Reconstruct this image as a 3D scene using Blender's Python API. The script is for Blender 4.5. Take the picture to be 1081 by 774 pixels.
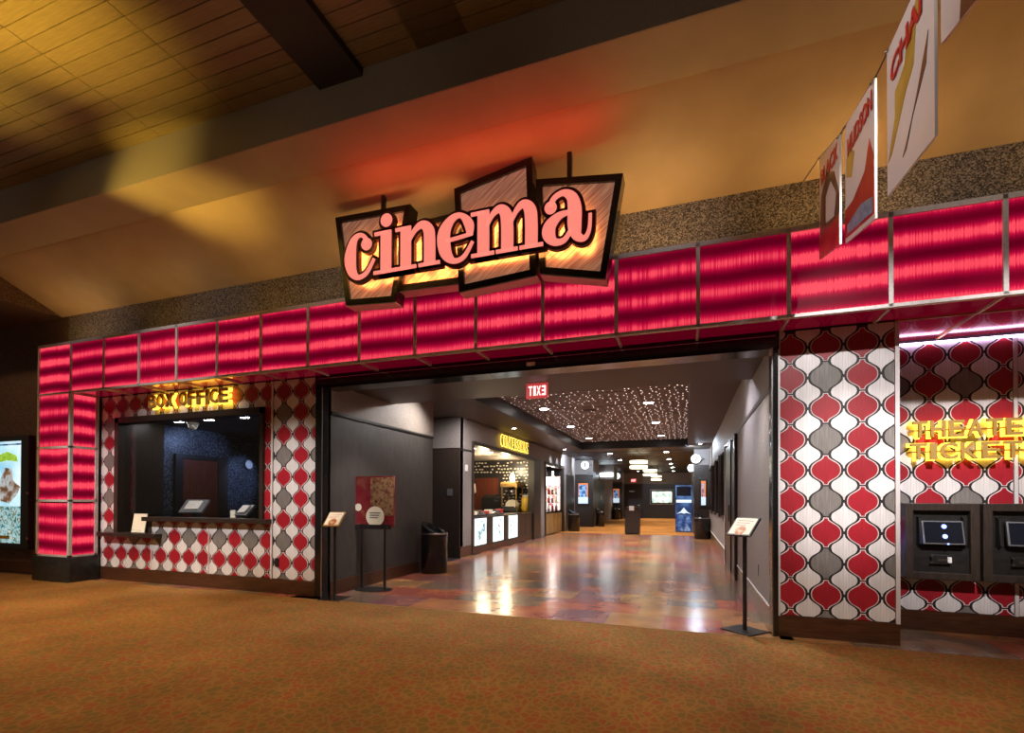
import bpy, bmesh, math, random
from mathutils import Vector, Matrix
random.seed(7)
for o in list(bpy.data.objects): bpy.data.objects.remove(o, do_unlink=True)
SC = bpy.context.scene
COL = SC.collection

# ------------------------------------------------------------------ camera
cam_data = bpy.data.cameras.new('camera'); cam = bpy.data.objects.new('camera', cam_data); COL.objects.link(cam)
F_PX, PY = 523.64, 522.16
yaw, pitch, roll = math.radians(19.344), math.radians(0.518), math.radians(0.18)
fw = Vector((-math.sin(yaw)*math.cos(pitch), math.cos(yaw)*math.cos(pitch), math.sin(pitch)))
r0 = Vector((math.cos(yaw), math.sin(yaw), 0)); u0 = r0.cross(fw)
Rv = r0*math.cos(roll)+u0*math.sin(roll); Uv = Rv.cross(fw)
mx = Matrix((Rv, Uv, -fw)).transposed().to_4x4(); mx.translation = (0, 0, 1.35)
cam.matrix_world = mx
cam_data.sensor_width = 36; cam_data.sensor_fit = 'HORIZONTAL'
cam_data.lens = F_PX/1081*36
cam_data.shift_y = (PY-387)/1081
cam_data.clip_end = 200
SC.camera = cam

# ------------------------------------------------------------------ world, exposure
w = bpy.data.worlds.new('world'); SC.world = w; w.use_nodes = True
w.node_tree.nodes['Background'].inputs[0].default_value = (1.0, .74, .52, 1)
w.node_tree.nodes['Background'].inputs[1].default_value = .07
SC.view_settings.view_transform = 'Standard'; SC.view_settings.look = 'None'
SC.view_settings.gamma = 1; SC.view_settings.use_curve_mapping = False
SC.view_settings.exposure = 0.0

# ------------------------------------------------------------------ lights of the place and added fill spots
def spot(loc, target, power, col, ang=60, blend=.6, size=.06):
    d = bpy.data.lights.new('downlight', 'SPOT'); d.energy = power; d.color = col
    d.spot_size = math.radians(ang); d.spot_blend = blend; d.shadow_soft_size = size
    o = bpy.data.objects.new('downlight', d); COL.objects.link(o); o.location = loc
    o.rotation_euler = (Vector(target)-Vector(loc)).to_track_quat('-Z', 'Y').to_euler(); return o
def area(loc, target, power, col, sx, sy):
    d = bpy.data.lights.new('strip_light', 'AREA'); d.energy = power; d.color = col
    d.shape = 'RECTANGLE'; d.size = sx; d.size_y = sy
    o = bpy.data.objects.new('strip_light', d); COL.objects.link(o); o.location = loc
    o.rotation_euler = (Vector(target)-Vector(loc)).to_track_quat('-Z', 'Y').to_euler(); return o
WARM = (1, .66, .36); GOLD = (1, .70, .13); NEUT = (1, .94, .91); COOL = (.72, .85, 1); CARP = (1, .7, .36)
# ceiling downlights over the concourse carpet
for x, y, p in ((-9.6, 3.2, 560), (-7.2, 3.3, 820), (-5.2, 3.3, 420), (-3.0, 3.2, 240), (-.8, 3.0, 330), (1.4, 3.0, 300), (3.4, 2.8, 200), (-8.2, 1.8, 190), (-4.6, 1.4, 90), (-1.6, 1.0, 90), (.8, 1.2, 80), (2.6, 1.0, 60)):
    spot((x, y, 5.25), (x, y+.1, 0), p, CARP, 78, .9, .12)
spot((-1.8, 1.6, 5.2), (1.05, 3.4, 3.5), 260, NEUT, 40, .9)  # added spot, only brightens the hanging banners
# wall washers: box office, pillar, ticket wall
for x, tx, tz, p, a in ((-4.6, -5.25, 1.3, 1500, 20), (-6.6, -7.0, .75, 1500, 24), (-8.3, -8.9, 1.1, 1300, 26), (-6.4, -7.2, 2.7, 500, 30)):
    spot((x, 1.0, 5.2), (tx, 5.55, tz), p, NEUT, a, 1)
spot((1.9, 1.0, 5.2), (1.44, 5.55, 1.6), 2000, NEUT, 16, 1)
spot((1.9, 1.0, 5.2), (1.38, 5.55, 1.7), 900, NEUT, 32, .9)
spot((2.1, 1.2, 5.2), (2.8, 6.3, 1.5), 2000, NEUT, 22, 1)
for x in (-9, -6.6, -4.4, -.2, 2.2, 4.0): spot((x, 1.6, 4.3), (x, 5.5, 4.15), 50, (.95, .95, 1), 26, 1)  # added spots in mid-air, wash the speckled band
spot((-10.6, 2.6, 5.2), (-11.2, 5.5, 2.6), 130, WARM, 60, 1)  # added warm spot, lifts the dark left wall
# added unseen spots, a low even wash on the woven beam face
for x in (-9, -6, -3, 0, 3): spot((x, -1.5, 3.0), (x, 3.85, 5.2), 75, (1, .84, .66), 36, 1)
# cove strip hidden on top of the fascia, washing the sloped cove
for x, p in ((-9.4, 4), (-7.4, 2.4), (-5.4, 2.6), (-3.6, 6), (-.4, 9), (1.4, 8), (3.4, 6)):
    area((x, 5.20, 3.87), (x, 4.95, 4.9), p, (1, .6, .2), 1.2, .04)
# uplights gild the plank ceiling and the beam; added unseen red strip reddens the cove edge
spot((-6.2, .3, 2.8), (-5.3, 2.1, 5.33), 2000, GOLD, 38, 1, .1)
spot((-6.9, .4, 3.6), (-6.7, 1.9, 5.33), 1300, (1, .75, .15), 44, 1, .1)
spot((-6.9, 2.0, 2.9), (-5.6, 4.1, 4.95), 800, GOLD, 30, 1, .1)
area((-2.1, 4.53, 4.56), (-2.1, 4.44, 5.0), 5, (1, .06, .04), 2.9, .05)
spot((2.3, 2.6, 3.2), (2.5, 4.9, 4.75), 22, GOLD, 60, 1, .1)

# ------------------------------------------------------------------ materials
MATS = {}
def nodes_of(name):
    m = bpy.data.materials.new(name); m.use_nodes = True
    nt = m.node_tree; b = nt.nodes['Principled BSDF']; MATS[name] = m
    return m, nt, b
def rgba(c): return (c[0], c[1], c[2], 1)
def pm(name, c1, c2=None, scale=8, stretch=(1, 1, 1), rough=.5, metal=0, bump=0, tex='noise', lo=.35, hi=.65, emit=None, es=0, rnd=0, detail=4, spec=.5, coat=0):
    m, nt, b = nodes_of(name); N = nt.nodes; L = nt.links
    b.inputs['Roughness'].default_value = rough; b.inputs['Metallic'].default_value = metal
    b.inputs['Specular IOR Level'].default_value = spec
    b.inputs['Coat Weight'].default_value = coat; b.inputs['Coat Roughness'].default_value = .08
    b.inputs['Base Color'].default_value = rgba(c1)
    src = None
    if c2 is not None or bump:
        g = N.new('ShaderNodeTexCoord'); mp = N.new('ShaderNodeMapping'); mp.inputs['Scale'].default_value = stretch
        L.new(g.outputs['Object'], mp.inputs[0])
        if tex == 'noise':
            t = N.new('ShaderNodeTexNoise'); t.inputs['Scale'].default_value = scale; t.inputs['Detail'].default_value = detail; fac = t.outputs['Fac']
        elif tex == 'voronoi':
            t = N.new('ShaderNodeTexVoronoi'); t.inputs['Scale'].default_value = scale; fac = t.outputs['Distance']
        elif tex == 'cell':
            t = N.new('ShaderNodeTexVoronoi'); t.inputs['Scale'].default_value = scale
            s = N.new('ShaderNodeSeparateColor'); L.new(t.outputs['Color'], s.inputs[0]); fac = s.outputs[0]
        L.new(mp.outputs[0], t.inputs['Vector'])
        if c2 is not None:
            r = N.new('ShaderNodeValToRGB'); r.color_ramp.elements[0].position = lo; r.color_ramp.elements[1].position = hi
            r.color_ramp.elements[0].color = rgba(c1); r.color_ramp.elements[1].color = rgba(c2)
            L.new(fac, r.inputs[0]); src = r.outputs[0]
        if bump:
            bn = N.new('ShaderNodeBump'); bn.inputs['Strength'].default_value = bump; bn.inputs['Distance'].default_value = .01
            L.new(fac, bn.inputs['Height']); L.new(bn.outputs[0], b.inputs['Normal'])
    if rnd:
        oi = N.new('ShaderNodeObjectInfo'); mr = N.new('ShaderNodeMapRange'); mr.inputs[3].default_value = 1-rnd; mr.inputs[4].default_value = 1+rnd
        L.new(oi.outputs['Random'], mr.inputs[0])
        hs = N.new('ShaderNodeHueSaturation'); L.new(mr.outputs[0], hs.inputs['Value'])
        if src: L.new(src, hs.inputs['Color'])
        else: hs.inputs['Color'].default_value = rgba(c1)
        src = hs.outputs[0]
    if src: L.new(src, b.inputs['Base Color'])
    if emit:
        b.inputs['Emission Color'].default_value = rgba(emit); b.inputs['Emission Strength'].default_value = es
    return m
def glow(name, col, es, base=None):
    return pm(name, base or [c*.5 for c in col], emit=col, es=es, rough=.4)

pm('alu', (.62, .57, .55), (.75, .70, .68), 30, (1, 1, 1), rough=.42, metal=.25)
pm('alu_white', (.72, .66, .66), rough=.4, metal=.2)
pm('black', (.012, .011, .011), (.02, .018, .017), 20, rough=.35)
pm('black_gloss', (.01, .01, .011), rough=.16, spec=.6)
pm('black_mat', (.016, .014, .013), rough=.7)
pm('column_base', (.012, .014, .016), (.03, .03, .032), 14, rough=.3, bump=.1)
pm('grout', (.018, .012, .014), rough=.5)
pm('tile_white', (.66, .62, .62), (.86, .83, .83), 9, (14, 14, .35), rough=.34, metal=.15, rnd=.08, lo=.3, hi=.7)
pm('tile_red', (.27, .009, .018), (.37, .014, .026), 12, (14, 14, .5), rough=.38, rnd=.14)
pm('tile_grey', (.17, .155, .145), (.26, .235, .22), 12, (14, 14, .5), rough=.38, metal=.2, rnd=.12)
pm('tile_rim', (.72, .6, .6), rough=.35)
pm('baseboard_wood', (.045, .016, .008), (.085, .032, .015), 10, (.6, 1, 6), rough=.3, coat=.3)
pm('dark_wood', (.026, .018, .014), (.048, .033, .026), 16, (6, 6, .5), rough=.35)
pm('counter_wood', (.02, .013, .01), (.036, .024, .018), 14, (.7, 4, 4), rough=.3)
pm('red_wood', (.09, .02, .01), (.14, .035, .016), 10, (5, 5, .4), rough=.35)
pm('speckle', (.05, .042, .04), (.42, .36, .33), 95, rough=.45, metal=.2, bump=.5, tex='cell', lo=.25, hi=1, detail=0)
pm('speckle_dark', (.07, .035, .022), (.17, .09, .055), 60, rough=.5, bump=.4, tex='cell', lo=.2, hi=1)
pm('mosaic_blue', (.02, .022, .03), (.16, .17, .2), 55, rough=.35, metal=.3, tex='cell', lo=.3, hi=1)
pm('cove_paint', (.36, .24, .14), (.40, .27, .16), 3, rough=.6)
pm('beam_paint', (.26, .185, .115), (.29, .21, .13), 3, rough=.6)
pm('woven', (.17, .135, .10), (.24, .19, .145), 60, (1, .2, 5), rough=.7, bump=.2)
pm('plank_wood', (.17, .115, .045), (.22, .15, .058), 8, (.6, 8, 8), rough=.45, rnd=.06)
pm('plank_gap', (.02, .012, .006), rough=.8)
pm('wall_dark', (.044, .037, .033), (.06, .051, .045), 12, (1, 1, .3), rough=.55, rnd=.03)
pm('wall_beige', (.2, .165, .14), (.27, .225, .19), 50, rough=.6, bump=.2)
pm('wall_grey', (.2, .175, .165), (.26, .23, .22), 40, rough=.55, bump=.15)
pm('ceiling_paint', (.062, .046, .036), rough=.55)
pm('ceiling_dark', (.018, .018, .02), (.028, .028, .031), 9, rough=.5)
pm('star_tile', (.085, .06, .052), (.15, .11, .1), 120, rough=.6, tex='cell', lo=.1, hi=1)
pm('soffit_edge', (.02, .02, .024), rough=.4)
pm('steel', (.5, .5, .52), rough=.25, metal=1)
pm('brass', (.5, .3, .1), rough=.35, metal=.8)
pm('sign_face_brown', (.5, .30, .08), rough=.4, metal=.2)
pm('sign_face_dark', (.05, .025, .008), rough=.4)
pm('paper', (.85, .78, .62), rough=.6)
pm('plastic_grey', (.12, .12, .13), rough=.35)
pm('plastic_white', (.8, .8, .78), rough=.4)
pm('screen_off', (.012, .013, .02), rough=.08)
pm('oak', (.30, .17, .06), (.42, .26, .10), 7, (1, 3, .4), rough=.4)
pm('yellow_plastic', (.8, .5, .04), rough=.4)
pm('cup_red', (.5, .03, .03), rough=.4)
pm('wall_chip', (.75, .68, .55), rough=.3, metal=.3)
pm('chrome_cup', (.7, .66, .6), rough=.2, metal=1)
glow('halo_yellow', (1, .6, .05), 3.2)
glow('halo_conc', (1, .66, .1), 2.6)
glow('neon_letter', (1, .26, .20), .95)
glow('neon_back', (1, .45, .12), 14)
pm('letter_can', (.07, .004, .008), rough=.35)
glow('lamp_white', (1, .95, .9), 40)
glow('lamp_cool', (.8, .93, 1), 16)
glow('star_light', (1, .84, .78), 3.0)
glow('globe', (.88, .97, 1), 1.6)
glow('lightbox', (.8, .95, 1), 1.3)
glow('exit_red', (1, .10, .10), .45, (.4, .02, .02))
glow('exit_text', (1, .7, .66), 2.2)
glow('kiosk_blue', (.25, .35, 1), 3)
glow('led_strip', (.9, .62, 1), 10)
glow('chandelier_glow', (1, .88, .6), 3)
glow('screen_orange', (1, .28, .07), .55)
glow('screen_pale', (.7, .85, 1), .8)
glow('pantone_lime', (.45, .8, .1), 1.0)

def red_panel_mat():
    m, nt, b = nodes_of('red_acrylic'); N = nt.nodes; L = nt.links
    tc = N.new('ShaderNodeTexCoord'); sp = N.new('ShaderNodeSeparateXYZ'); L.new(tc.outputs['Object'], sp.inputs[0])
    oi = N.new('ShaderNodeObjectInfo')
    def M(op, a, bb=None, c=None):
        n = N.new('ShaderNodeMath'); n.operation = op
        for i, v in enumerate((a, bb, c)):
            if v is None: continue
            if isinstance(v, (int, float)): n.inputs[i].default_value = v
            else: L.new(v, n.inputs[i])
        return n.outputs[0]
    nz = N.new('ShaderNodeTexNoise'); nz.inputs['Scale'].default_value = 1.3; nz.inputs['Detail'].default_value = 1
    ad = N.new('ShaderNodeVectorMath'); ad.operation = 'ADD'
    cb = N.new('ShaderNodeCombineXYZ'); L.new(M('MULTIPLY', oi.outputs['Random'], 37.), cb.inputs[0]); L.new(M('MULTIPLY', oi.outputs['Random'], 91.), cb.inputs[1])
    L.new(tc.outputs['Object'], ad.inputs[0]); L.new(cb.outputs[0], ad.inputs[1]); L.new(ad.outputs[0], nz.inputs['Vector'])
    # three tubes behind each sheet, height 0.80
    ph = M('MULTIPLY_ADD', nz.outputs['Fac'], 1.6, M('MULTIPLY', sp.outputs[2], 2*math.pi*3/.8))
    band = M('MULTIPLY_ADD', M('SINE', M('ADD', ph, M('MULTIPLY', oi.outputs['Random'], 2.0))), .5, .5)
    mpv = N.new('ShaderNodeMapping'); mpv.inputs['Scale'].default_value = (85, 85, .4); L.new(ad.outputs[0], mpv.inputs[0])
    st = N.new('ShaderNodeTexNoise'); st.inputs['Scale'].default_value = 1.; st.inputs['Detail'].default_value = 2; L.new(mpv.outputs[0], st.inputs['Vector'])
    streak = M('MULTIPLY_ADD', st.outputs['Fac'], 1.5, .25)
    val = M('MULTIPLY', M('MULTIPLY', M('POWER', band, 1.15), streak), M('MULTIPLY_ADD', oi.outputs['Random'], .4, .85))
    r = N.new('ShaderNodeValToRGB'); e = r.color_ramp.elements
    e[0].position = 0; e[0].color = (.10, .0, .010, 1); e[1].position = 1; e[1].color = (1, .075, .115, 1)
    k = e.new(.35); k.color = (.28, .0015, .026, 1); k = e.new(.68); k.color = (.58, .006, .05, 1)
    L.new(val, r.inputs[0]); L.new(r.outputs[0], b.inputs['Emission Color']); b.inputs['Emission Strength'].default_value = 1.0
    b.inputs['Base Color'].default_value = (.12, .002, .01, 1); b.inputs['Roughness'].default_value = .3; b.inputs['Specular IOR Level'].default_value = .04
red_panel_mat()
pm('red_soffit', (.18, .006, .02), (.3, .012, .035), 6, (8, .5, 1), rough=.12, metal=.75, bump=.05)
MATS['red_soffit'].node_tree.nodes['Principled BSDF'].inputs['Emission Color'].default_value = (.5, .0, .04, 1)
MATS['red_soffit'].node_tree.nodes['Principled BSDF'].inputs['Emission Strength'].default_value = .16

def carpet_mat(name, a, bcol, c, d):
    m, nt, b = nodes_of(name); N = nt.nodes; L = nt.links
    tc = N.new('ShaderNodeTexCoord')
    v = N.new('ShaderNodeTexVoronoi'); v.inputs['Scale'].default_value = 17; v.feature = 'DISTANCE_TO_EDGE'
    mp = N.new('ShaderNodeMapping'); mp.inputs['Scale'].default_value = (1, .8, 1); L.new(tc.outputs['Object'], mp.inputs[0]); L.new(mp.outputs[0], v.inputs['Vector'])
    r1 = N.new('ShaderNodeValToRGB'); r1.color_ramp.elements[0].position = .05; r1.color_ramp.elements[1].position = .13
    L.new(v.outputs['Distance'], r1.inputs[0])
    v2 = N.new('ShaderNodeTexVoronoi'); v2.inputs['Scale'].default_value = 17; L.new(mp.outputs[0], v2.inputs['Vector'])
    sc = N.new('ShaderNodeSeparateColor'); L.new(v2.outputs['Color'], sc.inputs[0])
    r2 = N.new('ShaderNodeValToRGB'); r2.color_ramp.interpolation = 'CONSTANT'
    r2.color_ramp.elements[0].color = rgba(a); r2.color_ramp.elements[1].position = .45; r2.color_ramp.elements[1].color = rgba(bcol)
    k = r2.color_ramp.elements.new(.75); k.color = rgba(c)
    L.new(sc.outputs[0], r2.inputs[0])
    mix = N.new('ShaderNodeMix'); mix.data_type = 'RGBA'; L.new(r1.outputs[0], mix.inputs[0])
    mix.inputs[6].default_value = rgba(d); L.new(r2.outputs[0], mix.inputs[7])
    n = N.new('ShaderNodeTexNoise'); n.inputs['Scale'].default_value = 180; L.new(tc.outputs['Object'], n.inputs['Vector'])
    n2 = N.new('ShaderNodeTexNoise'); n2.inputs['Scale'].default_value = 1.1; L.new(tc.outputs['Object'], n2.inputs['Vector'])
    mr = N.new('ShaderNodeMapRange'); mr.inputs[1].default_value = .3; mr.inputs[2].default_value = .7; mr.inputs[3].default_value = .8; mr.inputs[4].default_value = 1.2
    L.new(n2.outputs['Fac'], mr.inputs[0])
    hs = N.new('ShaderNodeHueSaturation'); L.new(mr.outputs[0], hs.inputs['Value']); L.new(mix.outputs[2], hs.inputs['Color'])
    L.new(hs.outputs[0], b.inputs['Base Color'])
    bn = N.new('ShaderNodeBump'); bn.inputs['Strength'].default_value = .6; bn.inputs['Distance'].default_value = .006
    L.new(n.outputs['Fac'], bn.inputs['Height']); L.new(bn.outputs[0], b.inputs['Normal'])
    b.inputs['Roughness'].default_value = .95; b.inputs['Specular IOR Level'].default_value = .1
carpet_mat('carpet', (.20, .096, .032), (.165, .105, .036), (.235, .078, .032), (.24, .128, .042))
carpet_mat('carpet_far', (.42, .19, .05), (.36, .18, .05), (.45, .15, .05), (.46, .22, .07))

def stained_tile():
    m, nt, b = nodes_of('stained_tile'); N = nt.nodes; L = nt.links
    oi = N.new('ShaderNodeObjectInfo'); r = N.new('ShaderNodeValToRGB'); r.color_ramp.interpolation = 'CONSTANT'
    cols = [(.32, .13, .045), (.36, .06, .045), (.15, .15, .08), (.36, .19, .07), (.20, .07, .11), (.12, .12, .10), (.40, .15, .07)]
    e = r.color_ramp.elements; e[0].color = rgba(cols[0]); e[1].position = 1/7; e[1].color = rgba(cols[1])
    for i in range(2, 7): k = e.new(i/7); k.color = rgba(cols[i])
    L.new(oi.outputs['Random'], r.inputs[0])
    tc = N.new('ShaderNodeTexCoord'); g = N.new('ShaderNodeNewGeometry')
    n = N.new('ShaderNodeTexNoise'); n.inputs['Scale'].default_value = 2.2; n.inputs['Detail'].default_value = 5; L.new(g.outputs['Position'], n.inputs['Vector'])
    r2 = N.new('ShaderNodeValToRGB'); r2.color_ramp.elements[0].position = .35; r2.color_ramp.elements[0].color = (.12, .05, .045, 1)
    r2.color_ramp.elements[1].position = .68; r2.color_ramp.elements[1].color = (.42, .2, .085, 1)
    L.new(n.outputs['Fac'], r2.inputs[0])
    mix = N.new('ShaderNodeMix'); mix.data_type = 'RGBA'; mix.inputs[0].default_value = .5
    L.new(r.outputs[0], mix.inputs[6]); L.new(r2.outputs[0], mix.inputs[7]); L.new(mix.outputs[2], b.inputs['Base Color'])
    n3 = N.new('ShaderNodeTexNoise'); n3.inputs['Scale'].default_value = 14; L.new(g.outputs['Position'], n3.inputs['Vector'])
    bn = N.new('ShaderNodeBump'); bn.inputs['Strength'].default_value = .12; bn.inputs['Distance'].default_value = .01
    L.new(n3.outputs['Fac'], bn.inputs['Height']); L.new(bn.outputs[0], b.inputs['Normal'])
    b.inputs['Roughness'].default_value = .2; b.inputs['Specular IOR Level'].default_value = .42
stained_tile()
def sign_glass():
    m, nt, b = nodes_of('sign_sheet'); N = nt.nodes; L = nt.links
    tc = N.new('ShaderNodeTexCoord'); mp = N.new('ShaderNodeMapping'); mp.vector_type = 'TEXTURE'; mp.inputs['Rotation'].default_value = (0, math.radians(-38), 0); mp.inputs['Scale'].default_value = (.9, 1, .045)
    L.new(tc.outputs['Object'], mp.inputs[0])
    n = N.new('ShaderNodeTexNoise'); n.inputs['Scale'].default_value = 2.5; n.inputs['Detail'].default_value = 3; L.new(mp.outputs[0], n.inputs['Vector'])
    r = N.new('ShaderNodeValToRGB'); r.color_ramp.elements[0].position = .35; r.color_ramp.elements[0].color = (.30, .11, .07, 1)
    r.color_ramp.elements[1].position = .7; r.color_ramp.elements[1].color = (.60, .34, .21, 1)
    L.new(n.outputs['Fac'], r.inputs[0]); L.new(r.outputs[0], b.inputs['Base Color'])
    b.inputs['Roughness'].default_value = .3; b.inputs['Metallic'].default_value = .6
    b.inputs['Emission Strength'].default_value = .42; L.new(r.outputs[0], b.inputs['Emission Color'])  # emission stands in for neon light caught by the sheets
sign_glass()
def pane_mat():
    m = bpy.data.materials.new('pane_glass'); m.use_nodes = True; nt = m.node_tree; nt.nodes.clear(); N = nt.nodes; L = nt.links
    o = N.new('ShaderNodeOutputMaterial'); mx = N.new('ShaderNodeMixShader'); t = N.new('ShaderNodeBsdfTransparent'); g = N.new('ShaderNodeBsdfGlossy')
    g.inputs['Roughness'].default_value = .02; t.inputs[0].default_value = (.93, .95, .96, 1)
    fr0 = N.new('ShaderNodeLayerWeight'); fr0.inputs[0].default_value = .5
    fr1 = N.new('ShaderNodeMath'); fr1.operation = 'POWER'; fr1.inputs[1].default_value = 4; L.new(fr0.outputs['Facing'], fr1.inputs[0])
    fr = N.new('ShaderNodeMath'); fr.operation = 'MULTIPLY_ADD'; fr.inputs[1].default_value = .4; fr.inputs[2].default_value = .03; L.new(fr1.outputs[0], fr.inputs[0])
    L.new(fr.outputs[0], mx.inputs[0]); L.new(t.outputs[0], mx.inputs[1]); L.new(g.outputs[0], mx.inputs[2]); L.new(mx.outputs[0], o.inputs[0])
    MATS['pane_glass'] = m
pane_mat()
def print_mat(name, cols, scale, es, seed=0., base=0, rough=.35):
    """flat print / backlit picture: blobs of colour"""
    m, nt, b = nodes_of(name); N = nt.nodes; L = nt.links
    tc = N.new('ShaderNodeTexCoord'); mp = N.new('ShaderNodeMapping'); mp.inputs['Location'].default_value = (seed, seed*1.7, seed*.6); L.new(tc.outputs['Object'], mp.inputs[0])
    n = N.new('ShaderNodeTexNoise'); n.inputs['Scale'].default_value = scale; n.inputs['Detail'].default_value = 3; L.new(mp.outputs[0], n.inputs['Vector'])
    r = N.new('ShaderNodeValToRGB'); e = r.color_ramp.elements
    e[0].position = .3; e[0].color = rgba(cols[0]); e[1].position = .7; e[1].color = rgba(cols[-1])
    for i, c in enumerate(cols[1:-1]):
        k = e.new(.3+.4*(i+1)/(len(cols)-1)); k.color = rgba(c)
    L.new(n.outputs['Fac'], r.inputs[0]); L.new(r.outputs[0], b.inputs['Base Color'])
    if es: L.new(r.outputs[0], b.inputs['Emission Color']); b.inputs['Emission Strength'].default_value = es
    b.inputs['Roughness'].default_value = rough
print_mat('poster_sky', [(.2, .55, .8), (.55, .85, .95), (.9, .98, 1)], 1.4, 1.0, 2)
print_mat('poster_ground', [(.02, .06, .04), (.05, .25, .3), (.5, .75, .8), (.05, .12, .05), (.8, .9, .85)], 9, .8, 5)
print_mat('poster_fig', [(.02, .03, .04), (.3, .16, .08), (.7, .8, .85), (.05, .05, .06)], 5, .6, 1)
print_mat('poster_green', [(.2, .45, .02), (.5, .8, .1)], 20, .8, 1)
print_mat('easel_print', [(.12, .012, .016), (.22, .02, .03), (.2, .03, .03), (.3, .1, .06)], 5, 0, 3, rough=.1)
print_mat('easel_food', [(.14, .03, .03), (.2, .09, .05), (.32, .2, .1), (.1, .02, .02)], 14, 0, 3, rough=.1)
print_mat('notice_food', [(.4, .03, .02), (.5, .25, .08), (.75, .6, .4)], 30, 0, 3)
print_mat('cabinet_blue', [(.008, .015, .07), (.02, .06, .22), (.08, .2, .5)], 2.5, .12, 4)
print_mat('cabinet_face', [(.01, .03, .18), (.05, .14, .45), (.4, .6, .9)], 6, .16, 7)
print_mat('screen_blue', [(.01, .02, .05), (.06, .16, .4), (.3, .5, .75), (.03, .05, .1)], 6, .6, 3)
print_mat('tv_picture', [(.02, .03, .02), (.5, .75, .6), (.95, 1, .98), (1, 1, 1)], 4, 1.2, 2)
print_mat('banner_white', [(.75, .7, .68), (.82, .76, .72)], 3, 0, 1, rough=.3)
print_mat('banner_yellow', [(.4, .25, .03), (.62, .42, .08)], 5, 0, 1, rough=.3)
print_mat('banner_red', [(.4, .015, .02), (.6, .06, .03)], 5, 0, 1, rough=.3)
print_mat('banner_blue', [(.10, .16, .3), (.35, .42, .55)], 40, 0, 1, rough=.3)
print_mat('banner_dark', [(.10, .04, .02), (.24, .11, .05)], 6, 0, 1, rough=.3)
print_mat('banner_title', [(.5, .02, .02), (.6, .03, .03)], 6, 0, 1, rough=.3)
print_mat('menu_pictures', [(.08, .14, .16), (.45, .65, .7), (.95, 1, 1), (.12, .1, .12)], 5, .9, 1)
print_mat('cooler_glow', [(.3, .02, .02), (.9, .5, .4), (1, .9, .85), (.4, .05, .08)], 5, 1.4, 1)

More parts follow.
